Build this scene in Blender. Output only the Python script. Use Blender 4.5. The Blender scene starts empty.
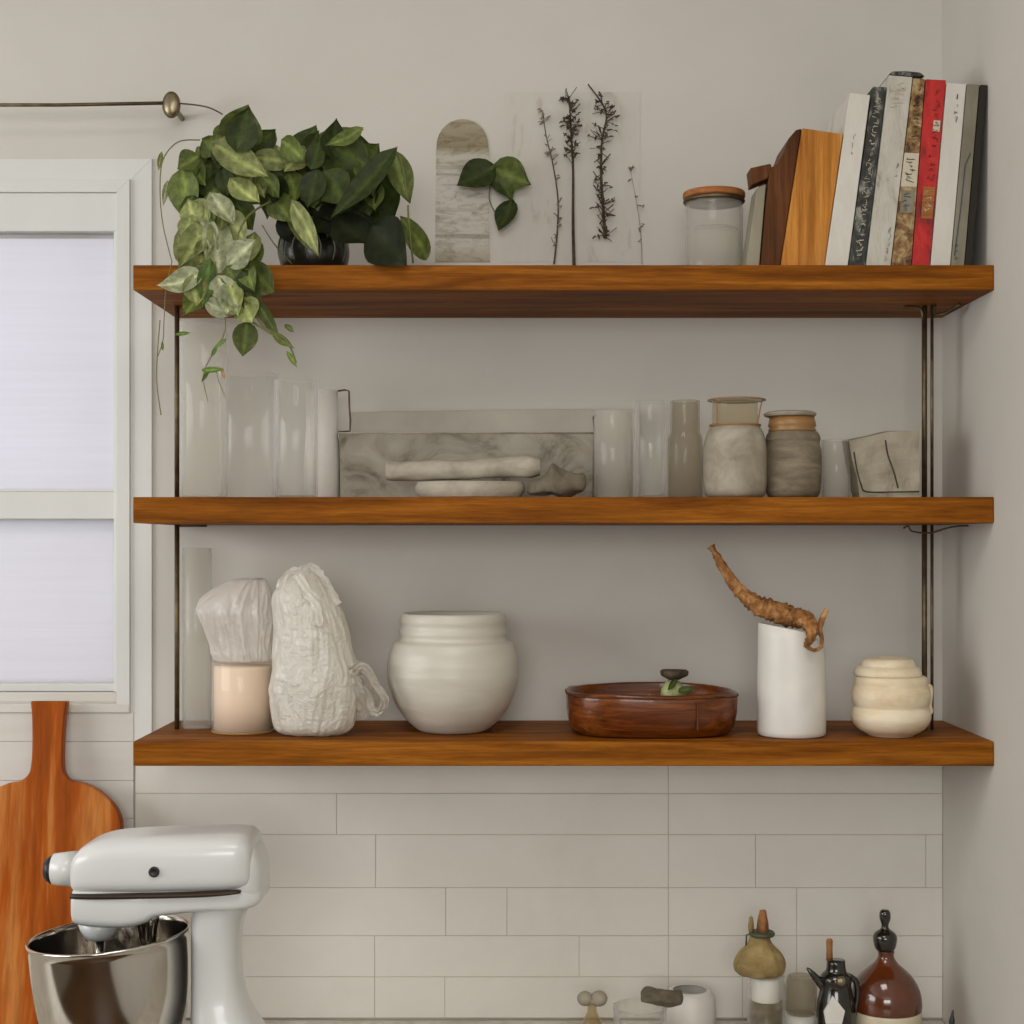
import bpy, bmesh, math, random
from mathutils import Vector, noise, Matrix
random.seed(7)
SC = bpy.context.scene
COL = SC.collection
F = 1535.0; XV = 520.0; YH = 545.0; ZC = 1.6
YW = 2.27; YF = 2.02          # wall plane, shelf front plane
def X(px, Y): return (px-XV)*Y/F
def Z(py, Y): return ZC-(py-YH)*Y/F
def P(px, py, Y): return Vector((X(px, Y), Y, Z(py, Y)))
def S(p, Y): return p*Y/F
# ------------------------------------------------------------------ materials
def lin(c):
    return tuple(((v/255)/12.92 if v/255 <= .04045 else ((v/255+.055)/1.055)**2.4) for v in c)+(1.0,)
class NT:
    def __init__(s, name):
        s.m = bpy.data.materials.new(name); s.m.use_nodes = True
        s.t = s.m.node_tree; s.t.nodes.clear()
        s.out = s.n('ShaderNodeOutputMaterial')
    def n(s, ty, **kw):
        nd = s.t.nodes.new(ty)
        for k, v in kw.items(): setattr(nd, k, v)
        return nd
    def l(s, a, b): s.t.links.new(a, b)
    def bsdf(s, col, rough=.5, metal=0, spec=.5, coat=0):
        b = s.n('ShaderNodeBsdfPrincipled')
        if isinstance(col, tuple): b.inputs['Base Color'].default_value = col
        else: s.l(col, b.inputs['Base Color'])
        if isinstance(rough, (int, float)): b.inputs['Roughness'].default_value = rough
        else: s.l(rough, b.inputs['Roughness'])
        b.inputs['Metallic'].default_value = metal
        b.inputs['Specular IOR Level'].default_value = spec
        b.inputs['Coat Weight'].default_value = coat
        s.l(b.outputs[0], s.out.inputs[0]); return b
    def coord(s, scale=(1,1,1), rot=(0,0,0)):
        c = s.n('ShaderNodeNewGeometry'); m = s.n('ShaderNodeMapping')
        s.l(c.outputs['Position'], m.inputs[0]); m.inputs['Scale'].default_value = scale
        m.inputs['Rotation'].default_value = rot
        return m.outputs[0]
    def noise(s, vec, scale, detail=4, rough=.55, dist=0):
        nd = s.n('ShaderNodeTexNoise'); s.l(vec, nd.inputs['Vector'])
        nd.inputs['Scale'].default_value = scale; nd.inputs['Detail'].default_value = detail
        nd.inputs['Roughness'].default_value = rough; nd.inputs['Distortion'].default_value = dist
        return nd.outputs[0]
    def ramp(s, fac, stops):
        r = s.n('ShaderNodeValToRGB'); s.l(fac, r.inputs[0]); e = r.color_ramp.elements
        while len(e) < len(stops): e.new(.5)
        for i, (p, c) in enumerate(stops):
            e[i].position = p; e[i].color = c if len(c) == 4 else lin(c)
        return r.outputs[0]
    def mix(s, fac, a, b, mode='MIX'):
        m = s.n('ShaderNodeMix', data_type='RGBA', blend_type=mode)
        for v, k in ((fac, 0), (a, 6), (b, 7)):
            if isinstance(v, (int, float)): m.inputs[k].default_value = v
            elif isinstance(v, tuple): m.inputs[k].default_value = v
            else: s.l(v, m.inputs[k])
        return m.outputs[2]
    def bump(s, b, h, strength=.2, dist=.002):
        u = s.n('ShaderNodeBump'); u.inputs['Strength'].default_value = strength
        u.inputs['Distance'].default_value = dist
        s.l(h, u.inputs['Height']); s.l(u.outputs[0], b.inputs['Normal'])
def simple(name, c, rough=.5, metal=0, spec=.5, bumps=None, var=.0, vs=20, coat=0):
    t = NT(name); v = t.coord()
    col = lin(c)
    if var:
        n = t.noise(v, vs, 5)
        lo = tuple(max(0, k*(1-var)) for k in c); hi = tuple(min(255, k*(1+var)) for k in c)
        col = t.ramp(n, [(.3, lo), (.7, hi)])
    b = t.bsdf(col, rough, metal, spec, coat)
    if bumps: t.bump(b, t.noise(v, bumps[0], 5), bumps[1], .003)
    return t.m
def wood(name, dark, mid, light, axis='X', scale=1.0, rough=.45, coat=0.0, ring=1.0, spec=.12):
    t = NT(name)
    st = {'X': (1.6, 14, 30), 'Z': (22, 14, 1.2), 'Y': (22, 1.2, 22)}[axis]
    v = t.coord(tuple(k*scale for k in st))
    n1 = t.noise(v, 2.2, 6, .6, .6)
    v2 = t.coord(tuple(k*scale*5 for k in st))
    n2 = t.noise(v2, 3.0, 4, .7)
    c1 = t.ramp(n1, [(.28, dark), (.5, mid), (.72, light)])
    c2 = t.ramp(n2, [(.35, (150,140,130)), (.65, (255,255,255))])
    c = t.mix(.45*ring, c1, c2, 'MULTIPLY')
    b = t.bsdf(c, rough, 0, spec, coat)
    t.bump(b, n2, .12, .001)
    return t.m
def thin_glass(name, tint=(253,253,252), milk=.03, milkc=(240,240,236), edge=.9, rough=.03):
    """see-through glass: clear face on, whitish and mirroring towards the edges"""
    t = NT(name)
    tr = t.n('ShaderNodeBsdfTransparent'); tr.inputs[0].default_value = lin(tint)
    gl = t.n('ShaderNodeBsdfGlossy'); gl.inputs['Roughness'].default_value = rough
    def soft(c):
        d = t.n('ShaderNodeBsdfDiffuse'); d.inputs[0].default_value = lin(c)
        e = t.n('ShaderNodeBsdfTranslucent'); e.inputs[0].default_value = lin(c)
        m = t.n('ShaderNodeMixShader'); m.inputs[0].default_value = .4
        t.l(d.outputs[0], m.inputs[1]); t.l(e.outputs[0], m.inputs[2]); return m.outputs[0]
    m1 = t.n('ShaderNodeMixShader'); m1.inputs[0].default_value = milk
    t.l(tr.outputs[0], m1.inputs[1]); t.l(soft(milkc), m1.inputs[2])
    lw = t.n('ShaderNodeLayerWeight'); lw.inputs[0].default_value = .5
    pw = t.n('ShaderNodeMath', operation='POWER'); t.l(lw.outputs['Facing'], pw.inputs[0]); pw.inputs[1].default_value = 2.6
    mu = t.n('ShaderNodeMath', operation='MULTIPLY'); t.l(pw.outputs[0], mu.inputs[0]); mu.inputs[1].default_value = edge
    ad = t.n('ShaderNodeMath', operation='ADD'); t.l(mu.outputs[0], ad.inputs[0]); ad.inputs[1].default_value = .015
    eg = t.n('ShaderNodeMixShader'); eg.inputs[0].default_value = .45
    t.l(soft((250,250,248)), eg.inputs[1]); t.l(gl.outputs[0], eg.inputs[2])  # white put into the edges to imitate bright rim highlights
    m2 = t.n('ShaderNodeMixShader'); t.l(ad.outputs[0], m2.inputs[0])
    t.l(m1.outputs[0], m2.inputs[1]); t.l(eg.outputs[0], m2.inputs[2])
    t.l(m2.outputs[0], t.out.inputs[0]); return t.m
def film(name, c, alpha, trans=.4, scale=30, rough=.3):
    t = NT(name)
    v = t.coord(); h = t.noise(v, scale, 6, .6, 1.5)
    df = t.n('ShaderNodeBsdfDiffuse'); df.inputs[0].default_value = lin(c)
    tl = t.n('ShaderNodeBsdfTranslucent'); tl.inputs[0].default_value = lin(c)
    gl = t.n('ShaderNodeBsdfGlossy'); gl.inputs['Roughness'].default_value = rough
    tp = t.n('ShaderNodeBsdfTransparent')
    u = t.n('ShaderNodeBump'); u.inputs['Strength'].default_value = 1.0; u.inputs['Distance'].default_value = .004
    t.l(h, u.inputs['Height'])
    for s_ in (df, tl, gl): t.l(u.outputs[0], s_.inputs['Normal'])
    a = t.n('ShaderNodeMixShader'); a.inputs[0].default_value = trans; t.l(df.outputs[0], a.inputs[1]); t.l(tl.outputs[0], a.inputs[2])
    b = t.n('ShaderNodeMixShader'); b.inputs[0].default_value = .12; t.l(a.outputs[0], b.inputs[1]); t.l(gl.outputs[0], b.inputs[2])
    c_ = t.n('ShaderNodeMixShader'); c_.inputs[0].default_value = alpha; t.l(tp.outputs[0], c_.inputs[1]); t.l(b.outputs[0], c_.inputs[2])
    t.l(c_.outputs[0], t.out.inputs[0]); return t.m
def mottled(name, stops, scale=18, rough=.7, bump=.3, stretch=(1,1,1), dist=.5):
    t = NT(name); v = t.coord(stretch); n = t.noise(v, scale, 7, .65, dist)
    b = t.bsdf(t.ramp(n, stops), rough); t.bump(b, t.noise(v, scale*4, 4), bump, .002); return t.m

M = {}
M['wall'] = mottled('wall_plaster', [(.3, (203,199,190)), (.7, (210,206,198))], 3, .85, .08)
M['wall_right'] = M['wall']
M['tile'] = mottled('glazed_tile', [(.3, (216,212,202)), (.7, (226,222,213))], 5, .42, .06)
M['grout'] = simple('grout', (198,186,166), .9)
M['paint'] = mottled('white_paint', [(.3, (214,214,210)), (.7, (221,221,217))], 6, .55, .05, (1,1,.2))
M['board'] = mottled('whitewashed_board', [(.25, (206,200,190)), (.6, (216,213,207))], 6, .7, .1, (.3,1,3))
M['ceil'] = simple('ceiling_paint', (215,212,205), .9)
M['floor'] = wood('floor_wood', (60,38,20), (80,54,30), (98,70,42), 'X', .5)
M['room'] = simple('room_paint', (150,140,124), .9)
M['shelf'] = wood('shelf_oak', (96,50,6), (142,82,16), (178,112,34), 'X', 1.0, .55, spec=.08)
M['cboard'] = wood('board_acacia', (108,44,4), (174,86,18), (232,164,92), 'Z', .35, .4, ring=.9)
M['tan'] = wood('pale_oak', (160,98,34), (206,138,60), (224,164,90), 'Z', .8, .5)
M['dkwood'] = wood('walnut', (60,32,12), (98,58,28), (134,88,50), 'Z', .8, .5)
M['bowlwood'] = wood('red_brown_wood', (58,24,6), (110,54,18), (150,86,36), 'X', 1.6, .28, .3, spec=.3)
M['metal'] = simple('aged_iron', (96,82,60), .45, .7, .5, None, .2, 60)
M['brass'] = simple('aged_brass', (150,138,112), .35, .8)
M['steel'] = simple('polished_steel', (205,200,192), .13, 1.0)
M['enamel'] = simple('white_enamel', (213,214,212), .28, 0, .5, None, .015, 10, .3)
M['black'] = simple('black_plastic', (30,27,24), .4)
M['dkband'] = simple('dark_band', (56,42,28), .4, .4)
M['ceramic'] = simple('white_ceramic', (222,219,211), .42, 0, .5, (26,.18), .02, 30)
M['potwhite'] = mottled('white_glazed_pot', [(.3, (196,190,176)), (.7, (208,203,191))], 8, .4, .25, (1,1,5))
M['cream'] = mottled('cream_ceramic', [(.25, (214,190,150)), (.5, (230,214,184)), (.75, (238,226,202))], 14, .5, .3, (1,1,3))
M['stone1'] = mottled('pale_stoneware', [(.25, (128,118,100)), (.5, (158,149,132)), (.75, (184,176,160))], 22, .8, .5)
M['stone2'] = mottled('grey_brown_stoneware', [(.25, (82,72,56)), (.5, (116,105,86)), (.75, (146,135,114))], 20, .8, .6, (1,1,3))
M['glass'] = thin_glass('clear_glass')
M['glass_milk'] = thin_glass('hazy_glass', (252,252,250), .17, (236,233,226), .5)
M['glass_smoke'] = thin_glass('smoky_glass', (240,237,230), .14, (206,200,186), .5)
M['glass_tray'] = thin_glass('cloudy_glass', (236,234,228), .3, (178,170,154), .5)
M['glass_amber'] = thin_glass('yellow_glass', (246,240,226), .12, (200,186,156), .5)
M['liquid'] = mottled('herb_liquid', [(.3, (60,48,28)), (.55, (112,94,58)), (.75, (160,146,108))], 55, .4, .3)
M['bag'] = film('plastic_bag', (243,238,226), .95, .35, 60)
M['wrap'] = film('plastic_wrap', (250,244,236), .62, .35, 40, .2)
M['wax'] = simple('candle_wax', (240,231,218), .5, 0, .5)
M['candleglass'] = thin_glass('candle_glass', (254,250,246), .05, (245,225,205), .4)
M['bark'] = mottled('driftwood_bark', [(.3, (84,52,22)), (.5, (160,108,56)), (.7, (206,160,102))], 60, .8, .9)
M['twig'] = mottled('dry_twig', [(.3, (44,36,26)), (.7, (92,78,58))], 80, .9, .4)
M['twig_pale'] = mottled('dry_grass', [(.3, (104,90,68)), (.7, (160,148,126))], 80, .9, .4)
M['lidwood'] = wood('lid_wood', (140,84,44), (172,110,62), (196,136,84), 'X', 2, .5)
M['rubber'] = simple('amber_ring', (150,112,66), .4)
M['linen'] = mottled('grey_linen', [(.3, (150,142,126)), (.7, (184,176,160))], 26, .95, .5)
M['darklinen'] = mottled('dark_grey_linen', [(.3, (78,70,56)), (.7, (126,117,98))], 24, .95, .6)  # dark tone of the crumpled cloth and the dried leaf bundle
M['tin'] = mottled('stained_enamel', [(.34, (96,86,68)), (.46, (140,132,116)), (.62, (158,151,137))], 11, .55, .3, dist=1.2)
M['paper'] = mottled('old_paper', [(.3, (146,138,118)), (.7, (176,168,150))], 14, .9, .6)
M['cork'] = mottled('cork', [(.3, (120,76,40)), (.7, (170,116,66))], 60, .8, .4)
M['cloth'] = mottled('ochre_cloth', [(.3, (120,100,60)), (.6, (160,138,90)), (.8, (184,164,118))], 40, .9, .8)
M['brownglass'] = simple('brown_glaze', (86,42,18), .14, 0, .6, None, .25, 12, .6)
M['jugcream'] = simple('cream_glaze', (206,194,168), .35, 0, .5, None, .03, 20, .3)
M['blackglaze'] = simple('black_glaze', (30,26,20), .15, 0, .6, None, .2, 20, .5)
M['potglass'] = simple('dark_green_glaze', (26,28,20), .25, 0, .5, None, .2, 30)
M['potstripe'] = simple('pale_stripe_glaze', (98,98,80), .3)
M['soil'] = simple('soil', (40,30,20), .95)
M['counter'] = mottled('worktop_stone', [(.25, (160,150,132)), (.6, (204,198,186))], 24, .4, .1)
M['cab'] = simple('cabinet_paint', (196,190,178), .6)
M['mark'] = simple('dark_ink', (46,42,36), .8)
M['mark2'] = simple('pale_ink', (196,186,164), .8)
M['greenpaint'] = simple('green_wire', (70,76,52), .5)
M['red'] = mottled('red_cloth', [(.36, (84,10,10)), (.48, (176,20,18)), (.68, (204,40,32))], 34, .6, .4, (1,1,.5))
M['bkwhite'] = mottled('white_book_cloth', [(.25, (168,160,144)), (.42, (206,202,191)), (.7, (216,212,203))], 14, .7, .3, (2,1,.6))
M['bkworn'] = mottled('worn_white_book_cloth', [(.3, (110,100,80)), (.42, (182,177,164)), (.7, (206,202,190))], 22, .8, .5, (2,1,.7))
M['bkblack'] = mottled('black_book_cloth', [(.45, (30,32,29)), (.55, (58,60,56)), (.66, (150,148,138))], 90, .6, .4, (1,1,.5))
M['bkbrown'] = mottled('brown_book_cloth', [(.38, (70,44,24)), (.5, (136,102,58)), (.64, (186,166,124))], 60, .7, .4)
M['bkgrey'] = mottled('grey_green_book_cloth', [(.3, (104,98,82)), (.7, (142,136,118))], 16, .8, .4, (2,1,.5))
M['bkshade'] = simple('book_end_shade', (40,36,27), .9)  # dark tone imitating the shadow beside the last book
M['pages'] = simple('book_pages', (200,190,168), .9)
M['mint'] = mottled('pale_green_board', [(.3, (120,114,92)), (.7, (150,144,124))], 12, .7, .3, (2,1,.4))
M['fig'] = simple('green_fruit', (150,156,104), .5, 0, .5, None, .2, 60)
M['sill'] = M['paint']
# fabric blind / frosted pane: light passes through them
def shade(name, c, tr):
    t = NT(name); v = t.coord((1,1,1))
    w = t.noise(t.coord((2,1,90)), 2.0, 3)
    col = t.mix(.05, lin(c), t.ramp(w, [(.3, (150,150,160)), (.7, (255,255,255))]), 'MULTIPLY')
    df = t.n('ShaderNodeBsdfDiffuse'); tl = t.n('ShaderNodeBsdfTranslucent')
    t.l(col, df.inputs[0]); t.l(col, tl.inputs[0])
    m = t.n('ShaderNodeMixShader'); m.inputs[0].default_value = tr
    t.l(df.outputs[0], m.inputs[1]); t.l(tl.outputs[0], m.inputs[2]); t.l(m.outputs[0], t.out.inputs[0]); return t.m
M['blind'] = shade('blind_fabric', (246,244,250), .5)
M['frost'] = shade('frosted_glass', (240,238,242), .5)
def leafmat():
    t = NT('leaf_surface')
    a = t.n('ShaderNodeVertexColor', layer_name='leafcol')
    n = t.noise(t.coord(), 60, 6, .7)
    c = t.mix(.7, a.outputs[0], t.ramp(n, [(.35, (130,142,116)), (.62, (255,255,255))]), 'MULTIPLY')
    b = t.bsdf(c, .55, 0, .3); t.bump(b, t.noise(t.coord(), 120, 3), .25, .002)
    tl = t.n('ShaderNodeBsdfTranslucent'); t.l(c, tl.inputs[0])
    m = t.n('ShaderNodeMixShader'); m.inputs[0].default_value = .25
    t.l(b.outputs[0], m.inputs[1]); t.l(tl.outputs[0], m.inputs[2]); t.l(m.outputs[0], t.out.inputs[0]); return t.m
M['leaf'] = leafmat()
M['stem'] = simple('green_stem', (104,106,60), .6)
# ------------------------------------------------------------------ object plumbing
def thing(name, loc, label=None, cat=None, group=None, kind=None):
    o = bpy.data.objects.new(name, None); o.empty_display_size = .02
    COL.objects.link(o); o.location = loc; tag(o, label, cat, group, kind); return o
def tag(o, label=None, cat=None, group=None, kind=None):
    if label: o['label'] = label
    if cat: o['category'] = cat
    if group: o['group'] = group
    if kind: o['kind'] = kind
    return o
def wloc(o):
    v = Vector((0,0,0))
    while o: v += o.location; o = o.parent
    return v
def link(name, bm, mat, parent=None, smooth=True, origin=None, bevel=0):
    base = wloc(parent) if parent else Vector((0,0,0))
    if parent is None and origin is None:
        zs = [v.co for v in bm.verts]
        origin = Vector(((min(v.x for v in zs)+max(v.x for v in zs))/2, (min(v.y for v in zs)+max(v.y for v in zs))/2, min(v.z for v in zs)))
    if parent is None: base = origin
    elif origin is not None: pass
    bmesh.ops.translate(bm, verts=bm.verts, vec=-base)
    bmesh.ops.recalc_face_normals(bm, faces=bm.faces)
    me = bpy.data.meshes.new(name); bm.to_mesh(me); bm.free()
    for p in me.polygons: p.use_smooth = smooth
    if isinstance(mat, (list, tuple)):
        for m in mat: me.materials.append(m)
    else: me.materials.append(mat)
    o = bpy.data.objects.new(name, me); COL.objects.link(o)
    if parent: o.parent = parent
    else: o.location = base
    if bevel:
        b = o.modifiers.new('bevel', 'BEVEL'); b.width = bevel; b.segments = 3; b.limit_method = 'ANGLE'; b.angle_limit = math.radians(40)
    if smooth and bevel:
        w = o.modifiers.new('wn', 'WEIGHTED_NORMAL'); w.keep_sharp = True
    return o
def box(bm, x0, x1, y0, y1, z0, z1):
    vs = [bm.verts.new((x, y, z)) for x in (x0, x1) for y in (y0, y1) for z in (z0, z1)]
    for f in ((0,1,3,2), (4,6,7,5), (0,4,5,1), (2,3,7,6), (0,2,6,4), (1,5,7,3)):
        bm.faces.new([vs[i] for i in f])
def prism(bm, pts, y0, y1):
    """pts: list of (X,Z); extruded between two depths"""
    a = [bm.verts.new((p[0], y0, p[1])) for p in pts]; b = [bm.verts.new((p[0], y1, p[1])) for p in pts]
    bm.faces.new(a); bm.faces.new(b[::-1])
    n = len(pts)
    for i in range(n): bm.faces.new((a[i], b[i], b[(i+1) % n], a[(i+1) % n]))
def pxprism(bm, pts, Y0, Y1, base=None):
    q = []
    for (x, y) in pts:
        z = Z(y, Y0)
        if base is not None and y >= base[0]: z = base[1]
        q.append((X(x, Y0), z))
    prism(bm, q, Y0, Y1)
def rings(bm, rr, cap0=True, cap1=True):
    vs = [[bm.verts.new(p) for p in r] for r in rr]
    n = len(vs[0])
    for i in range(len(vs)-1):
        for j in range(n):
            bm.faces.new((vs[i][j], vs[i][(j+1) % n], vs[i+1][(j+1) % n], vs[i+1][j]))
    if cap0: bm.faces.new(vs[0][::-1])
    if cap1: bm.faces.new(vs[-1])
    return vs
def smooth_prof(prof, k=4):
    """Catmull-Rom through the (r,h) points"""
    out = []
    n = len(prof)
    for i in range(n-1):
        p0 = prof[max(i-1, 0)]; p1 = prof[i]; p2 = prof[i+1]; p3 = prof[min(i+2, n-1)]
        for s in range(k):
            t = s/k
            out.append(tuple(.5*((2*b)+(-a+c)*t+(2*a-5*b+4*c-d)*t*t+(-a+3*b-3*c+d)*t**3) for a, b, c, d in zip(p0, p1, p2, p3)))
    out.append(prof[-1]); return out
def lathe(bm, cx, cy, cz, prof, n=48, sy=1.0, fn=None, cap0=True, cap1=True):
    rr = []
    for (r, h) in prof:
        ring = []
        for j in range(n):
            a = 2*math.pi*j/n
            k = fn(a, h) if fn else 1
            ring.append((cx+max(r, 1e-4)*k*math.cos(a), cy+max(r, 1e-4)*k*sy*math.sin(a), cz+h))
        rr.append(ring)
    rings(bm, rr, cap0, cap1)
def tube(bm, pts, r, n=8, fn=None):
    pts = [Vector(p) for p in pts]
    if isinstance(r, (int, float)): r = [r]*len(pts)
    rr = []; up = None
    for i, p in enumerate(pts):
        d = (pts[min(i+1, len(pts)-1)]-pts[max(i-1, 0)]).normalized()
        if up is None: up = d.orthogonal().normalized()
        up = (up-d*up.dot(d)).normalized() if (up-d*up.dot(d)).length > 1e-5 else d.orthogonal().normalized()
        sd = d.cross(up)
        rr.append([p+(up*math.cos(2*math.pi*j/n)+sd*math.sin(2*math.pi*j/n))*r[i]*(fn(i, j) if fn else 1) for j in range(n)])
    rings(bm, rr)
def spline(pts, k=6):
    return [Vector(p) for p in smooth_prof([tuple(p) for p in pts], k)]
def sup(a, e):
    c, s = math.cos(a), math.sin(a)
    return math.copysign(abs(c)**e, c), math.copysign(abs(s)**e, s)
def nz(x, y, z=0.0, s=1.0): return noise.noise(Vector((x*s, y*s, z*s)))
def pxlathe(px, Y, zbase, prof, **kw):
    """prof radii and heights in photo pixels at depth Y"""
    bm = bmesh.new(); lathe(bm, X(px, Y), Y, zbase, [(S(r, Y), S(h, Y)) for r, h in prof], **kw); return bm
def vessel(prof, wall):
    """closed outer+inner profile from an outer wall profile going up (pixels)"""
    inner = [(max(r-wall, .5), h+(wall if i == 0 else 0)) for i, (r, h) in enumerate(prof)]
    return [(0, 0)]+prof+inner[::-1]+[(0, wall)]
# ------------------------------------------------------------------ shelf levels
def zf(py): return Z(py, YF)
T1, B1 = zf(265), zf(290)
T2, B2 = zf(497), zf(523)
T3, B3 = zf(741.5), zf(766)
CT = .90
XR = X(994.3, YF)              # right wall plane
# ------------------------------------------------------------------ the room
def struct(name, bm, mat, parent=None, smooth=False, bevel=0):
    o = link(name, bm, mat, parent, smooth, Vector((0,0,0)) if parent is None else None, bevel)
    if parent is None: o['kind'] = 'structure'
    return o
wx0, wx1 = -1.55, X(116, YW); wz0, wz1 = Z(692, YW), Z(196, YW)
bm = bmesh.new()
box(bm, -2.7, wx0, YW, YW+.12, 0, 2.7); box(bm, wx1, XR+.12, YW, YW+.12, 0, 2.7)
box(bm, wx0, wx1, YW, YW+.12, 0, wz0); box(bm, wx0, wx1, YW, YW+.12, wz1, 2.7)
wall_back = struct('wall_back', bm, M['wall'])
bm = bmesh.new(); box(bm, XR, XR+.12, -2.6, YW, 0, 2.7); struct('wall_right', bm, M['wall_right'])
bm = bmesh.new(); box(bm, -2.8, XR+.12, -2.6, YW+.12, 2.7, 2.75); struct('ceiling', bm, M['ceil'])
bm = bmesh.new(); box(bm, -2.8, XR+.12, -2.6, YW+.12, -.05, 0); struct('floor', bm, M['floor'])
bm = bmesh.new()   # left wall with a wide window opening
box(bm, -2.8, -2.7, -2.6, -.6, 0, 2.7); box(bm, -2.8, -2.7, 1.7, YW+.12, 0, 2.7)
box(bm, -2.8, -2.7, -.6, 1.7, 0, .9); box(bm, -2.8, -2.7, -.6, 1.7, 2.4, 2.7)
struct('wall_left', bm, M['room'])
bm = bmesh.new()   # unseen wall behind the viewer, its opening added for the rear fill light
box(bm, -2.8, -1.2, -2.7, -2.6, 0, 2.7); box(bm, .56, XR+.12, -2.7, -2.6, 0, 2.7)
box(bm, -1.2, .56, -2.7, -2.6, 0, 1.0); box(bm, -1.2, .56, -2.7, -2.6, 2.45, 2.7)
struct('wall_front', bm, M['room'])
# tiles of the splashback: rows and joints as in the photograph
bm = bmesh.new()
box(bm, X(136, YW), XR-.0005, YW-.0036, YW-.0002, CT+.001, Z(768, YW)+.01)
struct('grout', bm, M['grout'], wall_back)
rows = [(760, 793, [136, 668, 942]), (793, 834, [136, 337, 668, 942]), (834, 887, [136, 376, 668, 755, 925, 942]),
        (887, 935, [136, 446, 507, 668, 796, 942]), (935, 976, [136, 375, 579, 668, 796, 942]),
        (976, 1017, [136, 375, 445, 668, 742, 796, 942])]
bm = bmesh.new(); rnd = random.Random(3)
for y0, y1, xs in rows:
    for a, b in zip(xs, xs[1:]):
        d = rnd.uniform(0, .0012)
        box(bm, X(a, YW)+.0004, min(X(b, YW)-.0004, XR-.0006), YW-.0046-d*.5, YW-.0037, Z(y1, YW)+.0004, Z(y0, YW)-.0004)
struct('tiles', bm, M['tile'], wall_back, bevel=.0006)
# whitewashed boards below the window
bm = bmesh.new()
ys = [712, 741, 780, 818, 860, 905, 950, 990, 1016]
for y0, y1 in zip(ys, ys[1:]):
    box(bm, -1.75, X(134.5, YW), YW-.006, YW-.0002, Z(y1, YW)+.0002, Z(y0, YW)-.0002)
struct('panel_boards', bm, M['board'], wall_back, bevel=.0008)
# window
win = bpy.data.objects.new('window_1', None); COL.objects.link(win); win['kind'] = 'structure'
win.location = ((wx0+wx1)/2, YW, wz0)
bm = bmesh.new()
zt = Z(170, YW)
def casing(bm, o, i, d0, d1, low):
    """mitred casing band: o/i outer and inner reach in m beyond the opening"""
    yy0, yy1 = YW-d1, YW-d0
    bot = Z(low, YW)
    prism(bm, [(wx1+i, bot), (wx1+o, bot), (wx1+o, wz1+o), (wx1+i, wz1+i)], yy0, yy1)
    prism(bm, [(wx0-o, bot), (wx0-i, bot), (wx0-i, wz1+i), (wx0-o, wz1+o)], yy0, yy1)
    prism(bm, [(wx0-i, wz1+i), (wx1+i, wz1+i), (wx1+o, wz1+o), (wx0-o, wz1+o)], yy0, yy1)
casing(bm, .0035, .0045, .0002, .006, 712)
casing(bm, .0225, .0035, .0002, .010, 712)
casing(bm, .054, .0225, .0002, .0045, 758)
struct('casing', bm, M['paint'], win, bevel=.0015)
bm = bmesh.new()
fr = .004
box(bm, wx0, wx1+.0035, YW-.006, YW+.09, wz1-S(36, YW), wz1+.0035)
box(bm, wx1-.002, wx1+.004, YW-.006, YW+.09, wz0, wz1-S(36, YW))
box(bm, wx0, wx0+.03, YW+.02, YW+.09, wz0, wz1-S(36, YW))
zr0, zr1 = Z(519, YW), Z(492, YW)
box(bm, wx0+.03, wx1-.002, YW-.002, YW+.05, zr0, zr1)                     # meeting rail
box(bm, wx0+.03, wx1-.002, YW+.004, YW+.05, wz0, wz0+.012)
struct('window_frame', bm, M['paint'], win, bevel=.0015)
bm = bmesh.new(); box(bm, wx0+.03, wx1-.002, YW+.03, YW+.034, wz0+.012, zr0)
struct('lower_pane', bm, M['frost'], win)
bm = bmesh.new(); box(bm, wx0+.03, wx1-.002, YW+.06, YW+.064, zr1, wz1-S(36, YW))
struct('upper_pane', bm, M['glass'], win)
bm = bmesh.new(); box(bm, wx0-.08, X(131, YW), YW-.0105, YW+.02, Z(712, YW), Z(703, YW)); box(bm, wx0-.07, X(129, YW), YW-.0015, YW+.06, Z(702, YW), wz0)
struct('window_sill', bm, M['board'], win, bevel=.0015)
bl = thing('window_blind', ((wx0+wx1)/2, YW+.02, zr1+.001), 'white fabric blind drawn down over the upper window sash', 'blind')
bm = bmesh.new(); box(bm, wx0+.035, wx1-.003, YW+.012, YW+.0135, zr1+.004, wz1-S(36, YW)-.006); link('fabric', bm, M['blind'], bl, False)
bm = bmesh.new(); box(bm, wx0+.035, wx1-.003, YW+.008, YW+.018, zr1+.0005, zr1+.005); link('bottom_bar', bm, M['enamel'], bl, False, bevel=.001)
bm = bmesh.new(); tube(bm, [(wx0+.035, YW+.012, wz1-S(36, YW)-.004), (wx1-.003, YW+.012, wz1-S(36, YW)-.004)], .0035, 12); link('head_roller', bm, M['enamel'], bl)
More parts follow.
